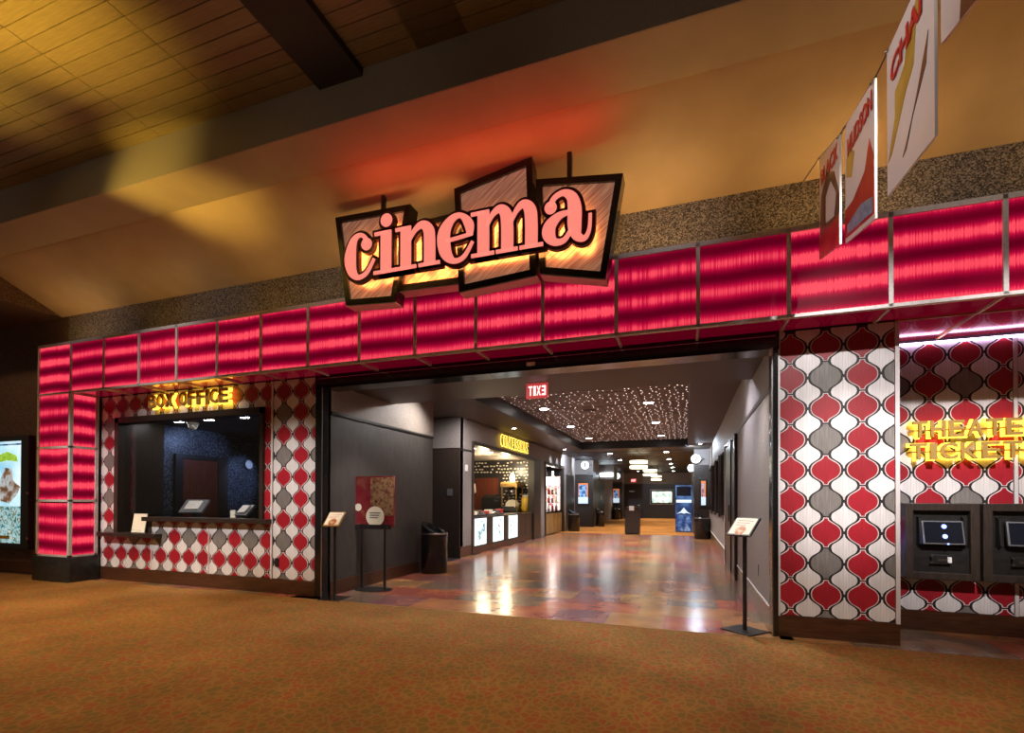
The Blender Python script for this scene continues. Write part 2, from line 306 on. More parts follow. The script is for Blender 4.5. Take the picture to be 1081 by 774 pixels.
# ------------------------------------------------------------------ mesh helpers
class MB:
    def __init__(s): s.v = []; s.f = []; s.m = []; s.sm = []
    def add(s, vs, fs, mi=0, smooth=False):
        o = len(s.v); s.v += [tuple(p) for p in vs]
        for f in fs: s.f.append([i+o for i in f]); s.m.append(mi); s.sm.append(smooth)
        return s
    def box(s, x0, x1, y0, y1, z0, z1, mi=0):
        v = [(x, y, z) for z in (z0, z1) for y in (y0, y1) for x in (x0, x1)]
        return s.add(v, [(0, 2, 3, 1), (4, 5, 7, 6), (0, 1, 5, 4), (2, 6, 7, 3), (0, 4, 6, 2), (1, 3, 7, 5)], mi)
    def bbox(s, x0, x1, y0, y1, z0, z1, b=.01, mi=0):
        """bevelled box"""
        bm = bmesh.new(); bmesh.ops.create_cube(bm, size=1)
        for v in bm.verts: v.co = Vector(((x0+x1)/2+v.co.x*(x1-x0), (y0+y1)/2+v.co.y*(y1-y0), (z0+z1)/2+v.co.z*(z1-z0)))
        bmesh.ops.bevel(bm, geom=list(bm.edges), offset=b, segments=2, profile=.6, affect='EDGES')
        bm.verts.index_update(); s.add([v.co[:] for v in bm.verts], [[v.index for v in f.verts] for f in bm.faces], mi); bm.free(); return s
    def prism(s, poly, y0, y1, mi=0, ax='y', smi=None):
        """poly in (x,z) (ax y) / (y,z) (ax x) / (x,y) (ax z); y0 is the front"""
        n = len(poly)
        def P(a, b, d): return (a, d, b) if ax == 'y' else ((d, a, b) if ax == 'x' else (a, b, d))
        v = [P(a, b, y0) for a, b in poly]+[P(a, b, y1) for a, b in poly]
        s.add(v, [list(range(n)), list(range(2*n-1, n-1, -1))], mi)
        s.add(v, [(i, (i+1) % n+0, (i+1) % n+n, i+n) for i in range(n)], mi if smi is None else smi); return s
    def lathe(s, prof, c=(0, 0, 0), seg=20, mi=0, smooth=True):
        vs = []; fs = []; n = len(prof)
        for k in range(seg):
            a = 2*math.pi*k/seg
            for r, z in prof: vs.append((c[0]+r*math.cos(a), c[1]+r*math.sin(a), c[2]+z))
        for k in range(seg):
            for i in range(n-1):
                a, b = k*n+i, ((k+1) % seg)*n+i; fs.append((a, b, b+1, a+1))
        return s.add(vs, fs, mi, smooth)
    def tube(s, pts, r, seg=8, mi=0):
        pts = [Vector(p) for p in pts]; vs = []; fs = []
        for i, p in enumerate(pts):
            t = (pts[min(i+1, len(pts)-1)]-pts[max(i-1, 0)]).normalized()
            a = t.cross(Vector((0, 0, 1)))
            if a.length < 1e-3: a = t.cross(Vector((1, 0, 0)))
            a.normalize(); b = t.cross(a)
            rr = r[i] if isinstance(r, (list, tuple)) else r
            for k in range(seg): q = p+(a*math.cos(2*math.pi*k/seg)+b*math.sin(2*math.pi*k/seg))*rr; vs.append(q[:])
        for i in range(len(pts)-1):
            for k in range(seg): fs.append((i*seg+k, i*seg+(k+1) % seg, (i+1)*seg+(k+1) % seg, (i+1)*seg+k))
        fs.append(list(range(seg))); fs.append(list(range(len(vs)-1, len(vs)-seg-1, -1)))
        return s.add(vs, fs, mi, True)
    def disc(s, c, r, y0, y1, seg=24, mi=0, ax='y'):
        return s.prism([(c[0]+r*math.cos(2*math.pi*k/seg), c[1]+r*math.sin(2*math.pi*k/seg)) for k in range(seg)], y0, y1, mi, ax)
    def mesh(s, name, mats):
        me = bpy.data.meshes.new(name); me.from_pydata(s.v, [], s.f)
        for m in ([mats] if isinstance(mats, str) else mats): me.materials.append(MATS[m])
        me.polygons.foreach_set('material_index', s.m); me.polygons.foreach_set('use_smooth', s.sm)
        bm = bmesh.new(); bm.from_mesh(me); bmesh.ops.recalc_face_normals(bm, faces=bm.faces); bm.to_mesh(me); bm.free()
        me.update(); return me
def link(name, me, parent=None, loc=(0, 0, 0), rot=(0, 0, 0)):
    o = bpy.data.objects.new(name, me); COL.objects.link(o); o.location = loc; o.rotation_euler = rot
    if parent: o.parent = parent
    return o
def ob(name, mb, mats, parent=None, loc=(0, 0, 0), rot=(0, 0, 0)): return link(name, mb.mesh(name, mats), parent, loc, rot)
def bx(name, mats, parent, *a, bev=0):
    """a box part in world coordinates; its parent root sits wherever"""
    x0, x1, y0, y1, z0, z1 = a
    p = parent_loc(parent); m = MB()
    (m.bbox if bev else m.box)(x0-p[0], x1-p[0], y0-p[1], y1-p[1], z0-p[2], z1-p[2], *([bev] if bev else []))
    return ob(name, m, mats, parent)
def parent_loc(o):
    v = Vector((0, 0, 0))
    while o: v += o.location; o = o.parent
    return v
def thing(name, label, cat, loc=(0, 0, 0), rotz=0, group=None):
    o = bpy.data.objects.new(name, None); COL.objects.link(o); o.location = loc; o.rotation_euler = (0, 0, rotz); o.empty_display_size = .1
    return tag(o, label, cat, group)
def tag(o, label, cat, group=None):
    o['label'] = label; o['category'] = cat
    if group: o['group'] = group
    return o
def struct(o, label, cat=None):
    o['kind'] = 'structure'; o['label'] = label; o['category'] = cat or o.name.split('_')[0]; return o
def text_mesh(ch, height, depth, mat, width=None, bold=0.0, shear=0):
    cu = bpy.data.curves.new('txt', 'FONT'); cu.body = ch; cu.size = 1; cu.extrude = .5; cu.offset = bold; cu.shear = shear
    cu.resolution_u = 3
    o = bpy.data.objects.new('txt', cu); COL.objects.link(o); dg = bpy.context.evaluated_depsgraph_get()
    me = bpy.data.meshes.new_from_object(o.evaluated_get(dg)); bpy.data.objects.remove(o); bpy.data.curves.remove(cu)
    xs = [v.co.x for v in me.vertices]; ys = [v.co.y for v in me.vertices]
    x0, x1, y0, y1 = min(xs), max(xs), min(ys), max(ys)
    sz = height/(y1-y0); sx = (width/(x1-x0)) if width else sz
    # letter plane -> XZ, facing -Y, origin at lower left, front at y=0, back at y=depth
    for v in me.vertices: v.co = Vector(((v.co.x-x0)*sx, (.5-v.co.z)*depth, (v.co.y-y0)*sz))
    me.materials.clear(); me.materials.append(MATS[mat]); me.update()
    return me, (x1-x0)*sx
def lettering(parent, text, x, z, width, height, y, mat, depth=.03, gap=.18, back=None, backgrow=.02, backgap=.03, bold=.0, space=.5, name='letter', xdir=None):
    """letters spread over width in the local XZ plane of parent"""
    ws = []
    rel = {'I': .32, 'M': 1.1, 'W': 1.2, ' ': space}
    tot = sum(rel.get(c, .8) for c in text)+gap*(len(text)-1)
    u = width/tot; cx = x
    for c in text:
        wd = rel.get(c, .8)*u
        if c != ' ':
            me, _ = text_mesh(c, height, depth, mat, wd, bold)
            l = link(name, me, parent, (cx, y, z))
            if back:
                me2, _ = text_mesh(c, height+2*backgrow, .012, back, wd+2*backgrow, bold+.03)
                link('halo_light', me2, l, (-backgrow, depth+backgap, -backgrow))
        cx += wd+gap*u

FASC, W = 5.10, 5.55

# ------------------------------------------------------------------ setting: concourse
floor = struct(bx('floor', 'carpet', None, -18, 8, -7, 5.40, -.2, 0), 'brown patterned carpet across the concourse in front of the cinema', 'floor')
fc = struct(bx('floor_corridor', 'grout', None, -12, 5, 5.40, 19.6, -.2, -.004), 'stained glossy tile floor running into the cinema lobby', 'floor')
bx('carpet_edge_strip', 'brass', fc, -4.66, .84, 5.39, 5.408, -.01, .003)
tile_me = MB().box(-.303, .303, -.303, .303, -.008, 0).mesh('tile', 'stained_tile')
half_me = MB().box(-.148, .148, -.303, .303, -.008, 0).mesh('tile', 'stained_tile')
rows = 24
n = 0
for j in range(rows):
    y = 5.71+j*.61
    off = .305*(j % 2)
    for i in range(10):
        x = -4.66+.15+i*.61+off-.3
        if x+.3 < -5.0 or x-.3 > .9: continue
        link('tile', tile_me, fc, (x, y, 0)); n += 1
thin_me = MB().box(-.303, .303, -.068, .068, -.008, 0).mesh('tile', 'stained_tile')
for i in range(8): link('tile', thin_me, fc, (-9.0+i*.61, 5.478, 0))
sq_me = tile_me
for j in range(2):
    for i in range(5): link('tile', sq_me, fc, (1.17+i*.61+.3*j, 5.71+j*.61, 0))
struct(bx('floor_lobby', 'carpet_far', None, -7, 3, 19.6, 37.2, -.2, .004), 'golden brown carpet at the far end of the lobby', 'floor')

# wall left of the column and speckled band above the fascia
struct(bx('wall_left', 'speckle_dark', None, -18, -10.02, 5.5, 5.7, 0, 4.47), 'dark brown textured wall left of the red column')
struct(bx('baseboard_left', 'baseboard_wood', None, -18, -10.02, 5.475, 5.5, 0, .2), 'brown baseboard under the lit poster', 'baseboard')
struct(bx('wall_front', 'speckle', None, -10.02, 8, 5.5, 5.7, 3.05, 4.47), 'glittering grey speckled band above the red fascia')
# sloped cove, beam, ceiling planks
cove = MB(); Y3, ZB = 4.38, 4.90
cove.prism([(5.7, 4.47), (5.5, 4.47), (Y3-.02, 4.97), (Y3-.02, 5.05), (5.7, 4.62)], -10.2, 8, ax='x')
struct(ob('ceiling_cove', cove, 'cove_paint'), 'sloped gold-lit cove ceiling above the cinema sign', 'ceiling')
struct(bx('ceiling_soffit', 'speckle_dark', None, -18, -10.2, 3.9, 5.7, 4.47, 5.2), 'low dark soffit at the left end of the cove', 'ceiling')
beam = struct(bx('ceiling_beam', ['beam_paint'], None, -18, 8, 3.85, Y3, ZB, 5.34), 'long brown beam with woven front below the plank ceiling', 'ceiling')
bx('woven_face', 'woven', beam, -18, 8, 3.835, 3.85, ZB, 5.34)
cl = struct(bx('ceiling', 'plank_gap', None, -18, 8, -7, 3.85, 5.345, 5.5), 'gold-lit plank ceiling over the concourse', 'ceiling')
pl_me = MB().box(-.532, .532, -.062, .062, 0, .02).mesh('plank', 'plank_wood')
for j in range(16):
    y = 3.77-j*.1335
    for i in range(17):
        x = -4.38-.535+(i-8)*1.07
        if -3.85 < x < -2.3: continue
        link('plank', pl_me, cl, (x, y, 5.33))
bx('dark_beam', 'black_mat', cl, -3.31, -2.82, -2, 3.84, 5.26, 5.345)
for j in range(16):
    link('plank', pl_me, cl, (-3.845, 3.77-j*.1335, 5.33)); link('plank', pl_me, cl, (-2.286, 3.77-j*.1335, 5.33))

# ------------------------------------------------------------------ red illuminated fascia
pitch_x = .7795; X0 = -9.245
fas = thing('illuminated_fascia', 'long red backlit fascia with metal frames running above the cinema entrance', 'fascia', (0, FASC, 3.02))
def wbox(name, mats, par, *a): return bx(name, mats, par, *a)
wbox('housing', 'black_mat', fas, -10.02, 8, 5.16, 5.5, 3.06, 3.82)
pn_me = MB().box(-pitch_x/2+.017, pitch_x/2-.017, .02, .05, 0, .76).mesh('red_panel', 'red_acrylic')
seams = [X0+k*pitch_x for k in range(-1, 22)]; seams[0] = -10.06
for a, b in zip(seams[1:-1], seams[2:]):
    link('red_panel', pn_me, fas, ((a+b)/2, 0, .03))
pl0 = MB().box(-.39, .39, .02, .05, 0, .76).mesh('red_panel', 'red_acrylic')
link('red_panel', pl0, fas, ((seams[0]+seams[1])/2, 0, .03))
mul = MB().box(-.017, .017, 0, .06, 0, .82).mesh('mullion', 'alu')
for s_ in seams: link('mullion', mul, fas, (s_, 0, 0))
wbox('top_rail', 'alu', fas, -10.075, 8, FASC, 5.17, 3.80, 3.845)
wbox('bottom_rail', 'alu', fas, -10.075, 8, FASC, 5.15, 3.015, 3.045)
# underside sheets
uns = MB().box(-pitch_x/2+.012, pitch_x/2-.012, .05, .42, 0, .03).mesh('underside_panel', 'red_soffit')
fin = MB().box(-.012, .012, .04, .42, -.012, .01).mesh('underside_bar', 'alu')
for a, b in zip(seams[1:-1], seams[2:]):
    link('underside_panel', uns, fas, ((a+b)/2, 0, .012)); link('underside_bar', fin, fas, (a, 0, 0))
# deeper underside over the ticket machines
wbox('underside_panel', 'red_soffit', fas, 1.87, 8, 5.5, 6.3, 3.03, 3.06)
for k in range(5): wbox('underside_bar', 'brass', fas, X0+(15+k)*pitch_x-.012, X0+(15+k)*pitch_x+.012, 5.52, 6.28, 3.015, 3.035)
wbox('underside_bar', 'brass', fas, 1.87, 8, 5.52, 5.54, 3.012, 3.035)

# column
colm = thing('illuminated_column', 'red backlit column of stacked panels on a black base left of the box office', 'column', (-9.65, 5.33, 0))
CX0, CX1 = -10.075, -9.235
m = MB(); m.prism([(CX0-.03, 5.07), (CX1+.0, 5.07), (CX1+.03, 5.10), (CX1+.03, 5.52), (CX0-.03, 5.52)], 0, .40, ax='z')
m.v = [(a+9.65, b-5.33, c) for a, b, c in m.v]
ob('base', m, 'column_base', colm)
wbox('core', 'black_mat', colm, CX0+.06, CX1-.06, 5.18, 5.5, .4, 3.0)
zs = [.41, 1.30, 2.16, 3.02]
cp = MB().box(-.39, .39, 0, .03, 0, .83).mesh('red_panel', 'red_acrylic'); cs = MB().box(0, .03, -.165, .165, 0, .83).mesh('side_panel', 'red_acrylic')
for z0, z1 in zip(zs[:-1], zs[1:]):
    p = parent_loc(colm)
    for nm_, me_, q in (('red_panel', cp, (-9.655, 5.12, z0+.02)), ('side_panel', cs, (CX1-.05, 5.315, z0+.02)), ('side_panel', cs, (CX0+.02, 5.315, z0+.02))):
        o = link(nm_, me_, colm, (q[0]-p[0], q[1]-p[1], q[2])); 
for z in zs[:-1]:
    wbox('cross_bar', 'alu', colm, CX0, CX1, 5.10, 5.13, z-.018, z+.018); wbox('cross_bar', 'alu', colm, CX1-.03, CX1, 5.13, 5.5, z-.018, z+.018)
for x, y in ((CX0, 5.10), (CX1-.045, 5.10), (CX1-.045, 5.465), (CX0, 5.465)): wbox('corner_post', 'alu', colm, x, x+.045, y, y+.045, .4, 3.015)

# ------------------------------------------------------------------ ogee tile walls
P = .3035
HW = [(0, 1), (.15, .985), (.3, .91), (.42, .80), (.52, .66), (.62, .48), (.72, .31), (.82, .2), (1, .15)]
def hw(t):
    t = abs(t)
    for (a, b), (c, d) in zip(HW, HW[1:]):
        if t <= c: return b+(d-b)*(t-a)/(c-a)
    return HW[-1][1]
BW = .128
def red_poly(cx, cz, shrink=0):
    ts = [-.95, -.82, -.72, -.62, -.52, -.42, -.3, -.15, 0, .15, .3, .42, .52, .62, .72, .82, .95]
    k = (P/2)
    r = [(cx+max(.004, BW*hw(t)-shrink*(1 if abs(t) < .9 else 1)), cz+t*(k-shrink)) for t in ts]
    l = [(cx-(a-cx), b) for a, b in reversed(r)]
    return r+l
def white_poly(cx, cz):
    """fills the room between the outlines of the coloured tiles"""
    ts = [-.9, -.72, -.55, -.42, -.3, -.2, -.1, 0, .1, .2, .3, .42, .55, .72, .9]
    r = []
    for t in ts:
        other = BW*hw(1-abs(t))
        r.append((cx+max(.004, P/2-other-.025), cz+t*P/2))
    return r+[(2*cx-a, b) for a, b in reversed(r)]
def clip(poly, x0, x1, z0, z1):
    def cut(pts, ins, inter):
        out = []
        for i in range(len(pts)):
            a, b = pts[i-1], pts[i]
            if ins(b):
                if not ins(a): out.append(inter(a, b))
                out.append(b)
            elif ins(a): out.append(inter(a, b))
        return out
    def ix(v): return lambda a, b: (v, a[1]+(b[1]-a[1])*(v-a[0])/(b[0]-a[0]))
    def iz(v): return lambda a, b: (a[0]+(b[0]-a[0])*(v-a[1])/(b[1]-a[1]), v)
    for ins, it in ((lambda p: p[0] >= x0, ix(x0)), (lambda p: p[0] <= x1, ix(x1)), (lambda p: p[1] >= z0, iz(z0)), (lambda p: p[1] <= z1, iz(z1))):
        if len(poly) < 3: return []
        poly = cut(poly, ins, it)
    return poly
def parea(p): return abs(sum(p[i-1][0]*p[i][1]-p[i][0]*p[i-1][1] for i in range(len(p))))/2
cache = {}
def tiles(wall, yf, xcol, rects, alt, zrow=.44, ncol=None):
    """coloured tiles at xcol + k*P, alternating grey in columns where k%2==alt"""
    x0 = min(r[0] for r in rects); x1 = max(r[1] for r in rects); z0 = min(r[2] for r in rects); z1 = max(r[3] for r in rects)
    for k in range(-1, int((x1-x0)/P)+3):
        for r_ in range(-1, 11):
            cx, cz = xcol+k*P, zrow+r_*.3025
            grey = (k % 2 == alt) and (r_ % 2 == 1)
            for rc in rects:
                p = clip(red_poly(cx, cz), *rc)
                if len(p) >= 3 and parea(p) > .0008:
                    m = MB(); ccx = sum(a for a, b in p)/len(p); ccz = sum(b for a, b in p)/len(p)
                    m.prism([(a-ccx, b-ccz) for a, b in p], -.004, .006, 0)
                    if not grey:
                        q = clip(red_poly(cx, cz, .007), *rc)
                        if len(q) >= 3:
                            m.m = [1]*len(m.m); m.prism([(a-ccx, b-ccz) for a, b in q], -.0055, -.003, 0)
                    ob('tile', m, ['tile_grey' if grey else 'tile_red', 'tile_rim'], wall, (ccx, yf, ccz))
                p = clip(white_poly(cx+P/2, cz+.15125), *rc)
                if len(p) >= 3 and parea(p) > .0008:
                    m = MB(); ccx = sum(a for a, b in p)/len(p); ccz = sum(b for a, b in p)/len(p)
                    m.prism([(a-ccx, b-ccz) for a, b in p], -.004, .006, 0)
                    ob('tile', m, 'tile_white', wall, (ccx, yf, ccz))

ZT = 3.02
# box office wall with the window opening (x -8.84..-5.71), backing in pieces
bw = MB()
WX0, WX1, WZ0, WZL, WZ1 = -8.84, -5.71, 1.0, .74, 2.66; WXM = -8.02
bw.box(-9.3, WX0, 5.552, 5.7, 0, 3.05); bw.box(WX1, -4.77, 5.552, 5.7, 0, 3.05); bw.box(WX0, WX1, 5.552, 5.7, WZ1, 3.05)
bw.box(WX0, WXM, 5.552, 5.7, 0, WZL); bw.box(WXM, WX1, 5.552, 5.7, 0, WZ0)
wbo = struct(ob('wall_box_office', bw, 'grout'), 'wall of red grey and white ogee tiles around the box office window')
for (a, b) in ((-9.235, -8.02), (-8.02, -6.79), (-6.79, -5.575)):
    rc = []
    if a < WX0: rc.append((a+.012, WX0, .21, ZT))
    lx, rx = max(a, WX0), min(b, WX1)
    rc.append((lx+(0 if a < WX0 else .012), rx, WZ1, ZT))
    rc.append((lx+(0 if a < WX0 else .012), rx, .21, WZL if b <= WXM+.01 else WZ0))
    if b > WX1: rc.append((WX1, b-.008, .21, ZT))
    tiles(wbo, W, a+.215, rc, 0)
tiles(wbo, W, -5.575+.205, [(-5.555, -4.80, .21, ZT)], 0)
for x in (-5.578, -4.795): bx('trim_strip', 'alu_white', wbo, x-.013, x+.013, 5.535, 5.552, .2, ZT)
for x in (-8.02, -6.79): bx('trim_strip', 'alu_white', wbo, x-.006, x+.008, 5.541, 5.552, .2, WZL if x < -8 else WZ0)
struct(bx('baseboard_box_office', 'baseboard_wood', None, -9.22, -4.78, 5.535, 5.552, 0, .205), 'brown baseboard below the box office tiles', 'baseboard')
tag(bx('power_outlet', 'black', None, -5.51, -5.44, 5.53, 5.547, .38, .5, bev=.006), 'small black outlet low on the tiled wall right of the box office', 'outlet')
# right pillar
wp = struct(bx('wall_pillar', 'grout', None, .83, 1.87, 5.552, 6.3, 0, 3.03), 'brightly lit pillar wall of ogee tiles right of the entrance')
tiles(wp, W, .975, [(.885, 1.835, .21, ZT)], 1, .43)
for x0, x1 in ((.855, .882), (1.838, 1.872)): bx('trim_strip', 'alu_white', wp, x0, x1, 5.53, 5.56, .2, 3.02)
struct(bx('baseboard_pillar', 'baseboard_wood', None, .85, 1.872, 5.535, 5.552, 0, .205), 'brown baseboard below the tiled pillar', 'baseboard')
# ticket wall
TW = 6.28
wt = struct(bx('wall_tickets', 'grout', None, 1.87, 8, TW+.002, 6.5, 0, 3.06), 'recessed ogee tile wall behind the ticket machines')
tiles(wt, TW, 2.075, [(1.9, 3.055, .21, 2.97)], 0, .43)
tiles(wt, TW, 3.09+.215, [(3.10, 4.4, .21, 2.97)], 0, .43)
bx('trim_strip', 'alu_white', wt, 3.062, 3.092, TW-.012, TW+.002, .2, 2.97)
bx('led_strip', 'led_strip', wt, 1.88, 5, TW-.03, TW, 2.975, 2.99)
struct(bx('baseboard_tickets', 'baseboard_wood', None, 1.87, 8, TW-.015, TW+.002, 0, .205), 'dark baseboard below the ticket machines', 'baseboard')

# ------------------------------------------------------------------ box office window and room
win = bx('window_1', 'dark_wood', None, WX0-.0, WX0+.09, 5.50, 5.72, WZL, WZ1); struct(win, 'dark-framed box office ticket window', 'window')
bx('frame_top', 'dark_wood', win, WX0, WX1, 5.50, 5.72, WZ1-.09, WZ1); bx('frame_right', 'dark_wood', win, WX1-.06, WX1, 5.50, 5.72, WZ0, WZ1)
for a, b in ((WX0+.09, -7.85), (-7.85, WX1-.06)):
    bx('pane', 'pane_glass', win, a, b, 5.60, 5.606, 1.08, WZ1-.09)
tag(bx('service_counter', 'counter_wood', None, -8.10, -5.57, 5.44, 5.69, .985, 1.05, bev=.006), 'long dark wooden counter under the box office window', 'counter')
tag(bx('low_service_shelf', 'counter_wood', None, -9.12, -7.78, 5.42, 5.74, .725, .785, bev=.006), 'lower dark shelf at the left end of the box office window', 'shelf')
bx('counter_end', 'dark_wood', win, -8.10, -8.02, 5.552, 5.72, .785, .985)
room = MB(); room.box(-9.35, -9.25, 5.7, 9.6, 0, 2.8); room.box(-9.3, -5.7, 9.5, 9.6, 0, 2.8); room.box(-5.75, -5.65, 5.7, 9.6, 0, 2.8)
struct(ob('wall_box_office_room', room, 'mosaic_blue'), 'glittering mosaic side wall inside the box office', 'wall')
struct(bx('ceiling_box_office', 'ceiling_dark', None, -9.25, -5.75, 5.7, 9.5, 2.72, 2.8), 'dark ceiling inside the box office', 'ceiling')
struct(bx('floor_box_office', 'black_mat', None, -9.25, -5.75, 5.7, 9.5, -.2, .0), 'dark floor inside the box office', 'floor')
struct(bx('wall_partition', 'dark_wood', None, -9.25, -9.12, 5.72, 6.52, 0, 2.72), 'dark wood partition behind the left of the box office window', 'wall')
d1 = struct(bx('door_1', 'red_wood', None, -9.25, -9.215, 6.95, 7.72, 0, 2.12), 'dark reddish door on the mosaic wall inside the box office', 'door')
bx('door_frame', 'black', d1, -9.25, -9.19, 6.80, 6.95, 0, 2.2); bx('door_frame', 'dark_wood', d1, -9.25, -9.19, 7.72, 7.95, 0, 2.2); bx('door_frame', 'black', d1, -9.25, -9.19, 6.95, 7.72, 2.12, 2.2)
spot((-7.9, 7.6, 2.66), (-9.25, 7.35, 2.1), 45, (.4, .55, 1), 70, .8, .05)
spot((-7.9, 8.6, 2.66), (-9.25, 8.3, 1.75), 110, (.4, .55, 1), 40, .8, .05)
spot((-6.9, 7.0, 2.66), (-6.9, 7.0, 0), 160, NEUT, 100, .8, .05)
def downlight_fix(x, y, z, label, group, mat='lamp_white', r=.07):
    t = thing('recessed_light', label, 'light', (x, y, z), 0, group)
    ob('trim_ring', MB().lathe([(r, .0), (r*1.35, -.004), (r*1.35, .004), (r, .006)], seg=16), 'plastic_grey', t)
    ob('lens', MB().lathe([(.0005, .003), (r, .003), (r, .006)], seg=16), mat, t)
    return t
for q, (x, y) in enumerate(((-8.62, 6.4), (-7.9, 6.42), (-7.07, 6.4))):
    downlight_fix(x, y, 2.714, ['leftmost round ceiling light inside the box office', 'middle round ceiling light inside the box office', 'rightmost round ceiling light inside the box office'][q], 'box office ceiling lights', r=.1)
t = thing('dome_camera', 'white dome camera on the box office ceiling', 'camera', (-8.36, 6.5, 2.72))
ob('mount', MB().lathe([(.001, 0), (.1, 0), (.1, -.05), (.08, -.06)], seg=18), 'plastic_white', t)
ob('dome', MB().lathe([(.08, -.06), (.078, -.09), (.05, -.135), (.001, -.15)], seg=18), 'plastic_white', t)
t = thing('wall_clock', 'small round white clock on the mosaic wall inside the box office', 'clock', (-9.24, 8.5, 2.1))
ob('rim', MB().disc((0, 0), .11, 0, .03, 20, ax='x'), 'plastic_grey', t); ob('face', MB().disc((0, 0), .095, .03, .036, 20, ax='x'), 'alu', t)
# point of sale terminals on the counter
def pos(x, y, z, rz, label, sc=1):
    t = thing('sales_terminal', label, 'terminal', (x, y, z), rz, 'box office sales terminals')
    m = MB(); m.bbox(-.13*sc, .13*sc, -.1*sc, .1*sc, 0, .02, .006); ob('base', m, 'black', t)
    ob('neck', MB().prism([(-.03, .02), (.06, .02), (.02, .16), (-.03, .16)], -.04, .04, ax='x'), 'black', t)
    sl = ob('screen_housing', MB().bbox(-.2*sc, .2*sc, -.02, .02, -.14*sc, .14*sc, .008), 'plastic_grey', t, (0, -.02, .19*sc), (-.75, 0, 0))
    ob('display', MB().box(-.18*sc, .18*sc, .021, .023, -.12*sc, .12*sc), 'screen_off', sl)
    ob('rear_cover', MB().bbox(-.12*sc, .12*sc, -.045, -.02, -.09*sc, .09*sc, .006), 'alu', sl)
    return t
pos(-7.62, 5.98, 1.02, .25, 'tilted sales terminal on the box office counter beside the red door')
pos(-6.6, 6.05, 1.0, -.2, 'sales terminal at the right end of the box office counter', .8)
t = bx('staff_desk', 'counter_wood', None, -8.3, -5.8, 5.82, 6.35, .94, .998); tag(t, 'dark staff desk behind the box office counter', 'desk')
p_ = parent_loc(t)
for x in (-8.25, -6.9, -5.9): bx('leg', 'dark_wood', t, x, x+.06, 5.86, 6.3, 0, .94)
t = thing('receipt_printer', 'small white and pink printer on the desk right of the terminals', 'printer', (-6.85, 6.1, .998))
ob('body', MB().bbox(-.07, .07, -.08, .08, 0, .14, .01), 'plastic_grey', t); ob('paper_roll', MB().box(-.05, .05, -.084, -.08, .04, .16), 'paper', t)
t = thing('brochure_holder', 'clear brochure holder with cream cards on the low box office shelf', 'holder', (-8.29, 5.52, .785))
ob('tray', MB().box(-.17, .17, -.06, .06, 0, .012), 'steel', t)
ob('card', MB().box(-.15, .15, -.006, .006, 0, .30), 'paper', t, (0, .0, .012), (-.16, 0, 0))
ob('lip', MB().box(-.16, .16, -.058, -.052, 0, .06), 'pane_glass', t)

# ------------------------------------------------------------------ BOX OFFICE letters
t = thing('box_office_sign', 'halo-lit yellow letters reading BOX OFFICE above the window', 'sign', (-7.91, 5.40, 2.745))
lettering(t, 'BOX OFFICE', 0, 0, 1.62, .21, 0, 'sign_face_brown', .035, .14, 'halo_yellow', .012, .045, .028)
t = thing('theater_tickets_sign', 'halo-lit yellow letters reading THEATER TICKETS on the right tile wall', 'sign', (2.19, 6.14, 1.765))
lettering(t, 'THEATER', 0, .225, 1.03, .165, 0, 'sign_face_brown', .03, .16, 'halo_yellow', .010, .05, .014)
lettering(t, 'TICKETS', -.02, 0, 1.06, .165, 0, 'sign_face_brown', .03, .16, 'halo_yellow', .010, .05, .014)
bx('mount_rail', 'brass', t, 2.19, 3.2, 6.21, TW, 2.06, 2.075); bx('mount_rail', 'brass', t, 2.19, 3.2, 6.21, TW, 1.84, 1.855)

# ------------------------------------------------------------------ cinema sign
sg = thing('cinema_sign', 'hanging cinema sign of four tilted framed sheets with glowing pink letters', 'sign', (-2.2, 4.74, 3.5))
def S(x, z): return (x+2.2, z-3.5)
panels = [
 ([(-3.859, 4.624), (-2.86, 4.589), (-3.046, 3.538), (-3.705, 3.578)], 0),
 ([(-2.93, 4.40), (-2.25, 4.425), (-2.22, 3.655), (-3.06, 3.674)], .05),
 ([(-2.318, 4.633), (-1.458, 4.782), (-1.411, 3.585), (-2.257, 3.531)], -.02),
 ([(-1.43, 4.571), (-.564, 4.446), (-.728, 3.464), (-1.385, 3.615)], .02)]
def inset(poly, d):
    n = len(poly); out = []
    # poly is clockwise seen from the front (x right, z up)
    for i in range(n):
        a, b, c = Vector(poly[i-1]), Vector(poly[i]), Vector(poly[(i+1) % n])
        e1 = (b-a).normalized(); e2 = (c-b).normalized()
        n1 = Vector((e1.y, -e1.x)); n2 = Vector((e2.y, -e2.x))
        k = d/(1+n1.dot(n2)); q = b+(n1+n2)*k; out.append((q.x, q.y))
    return out
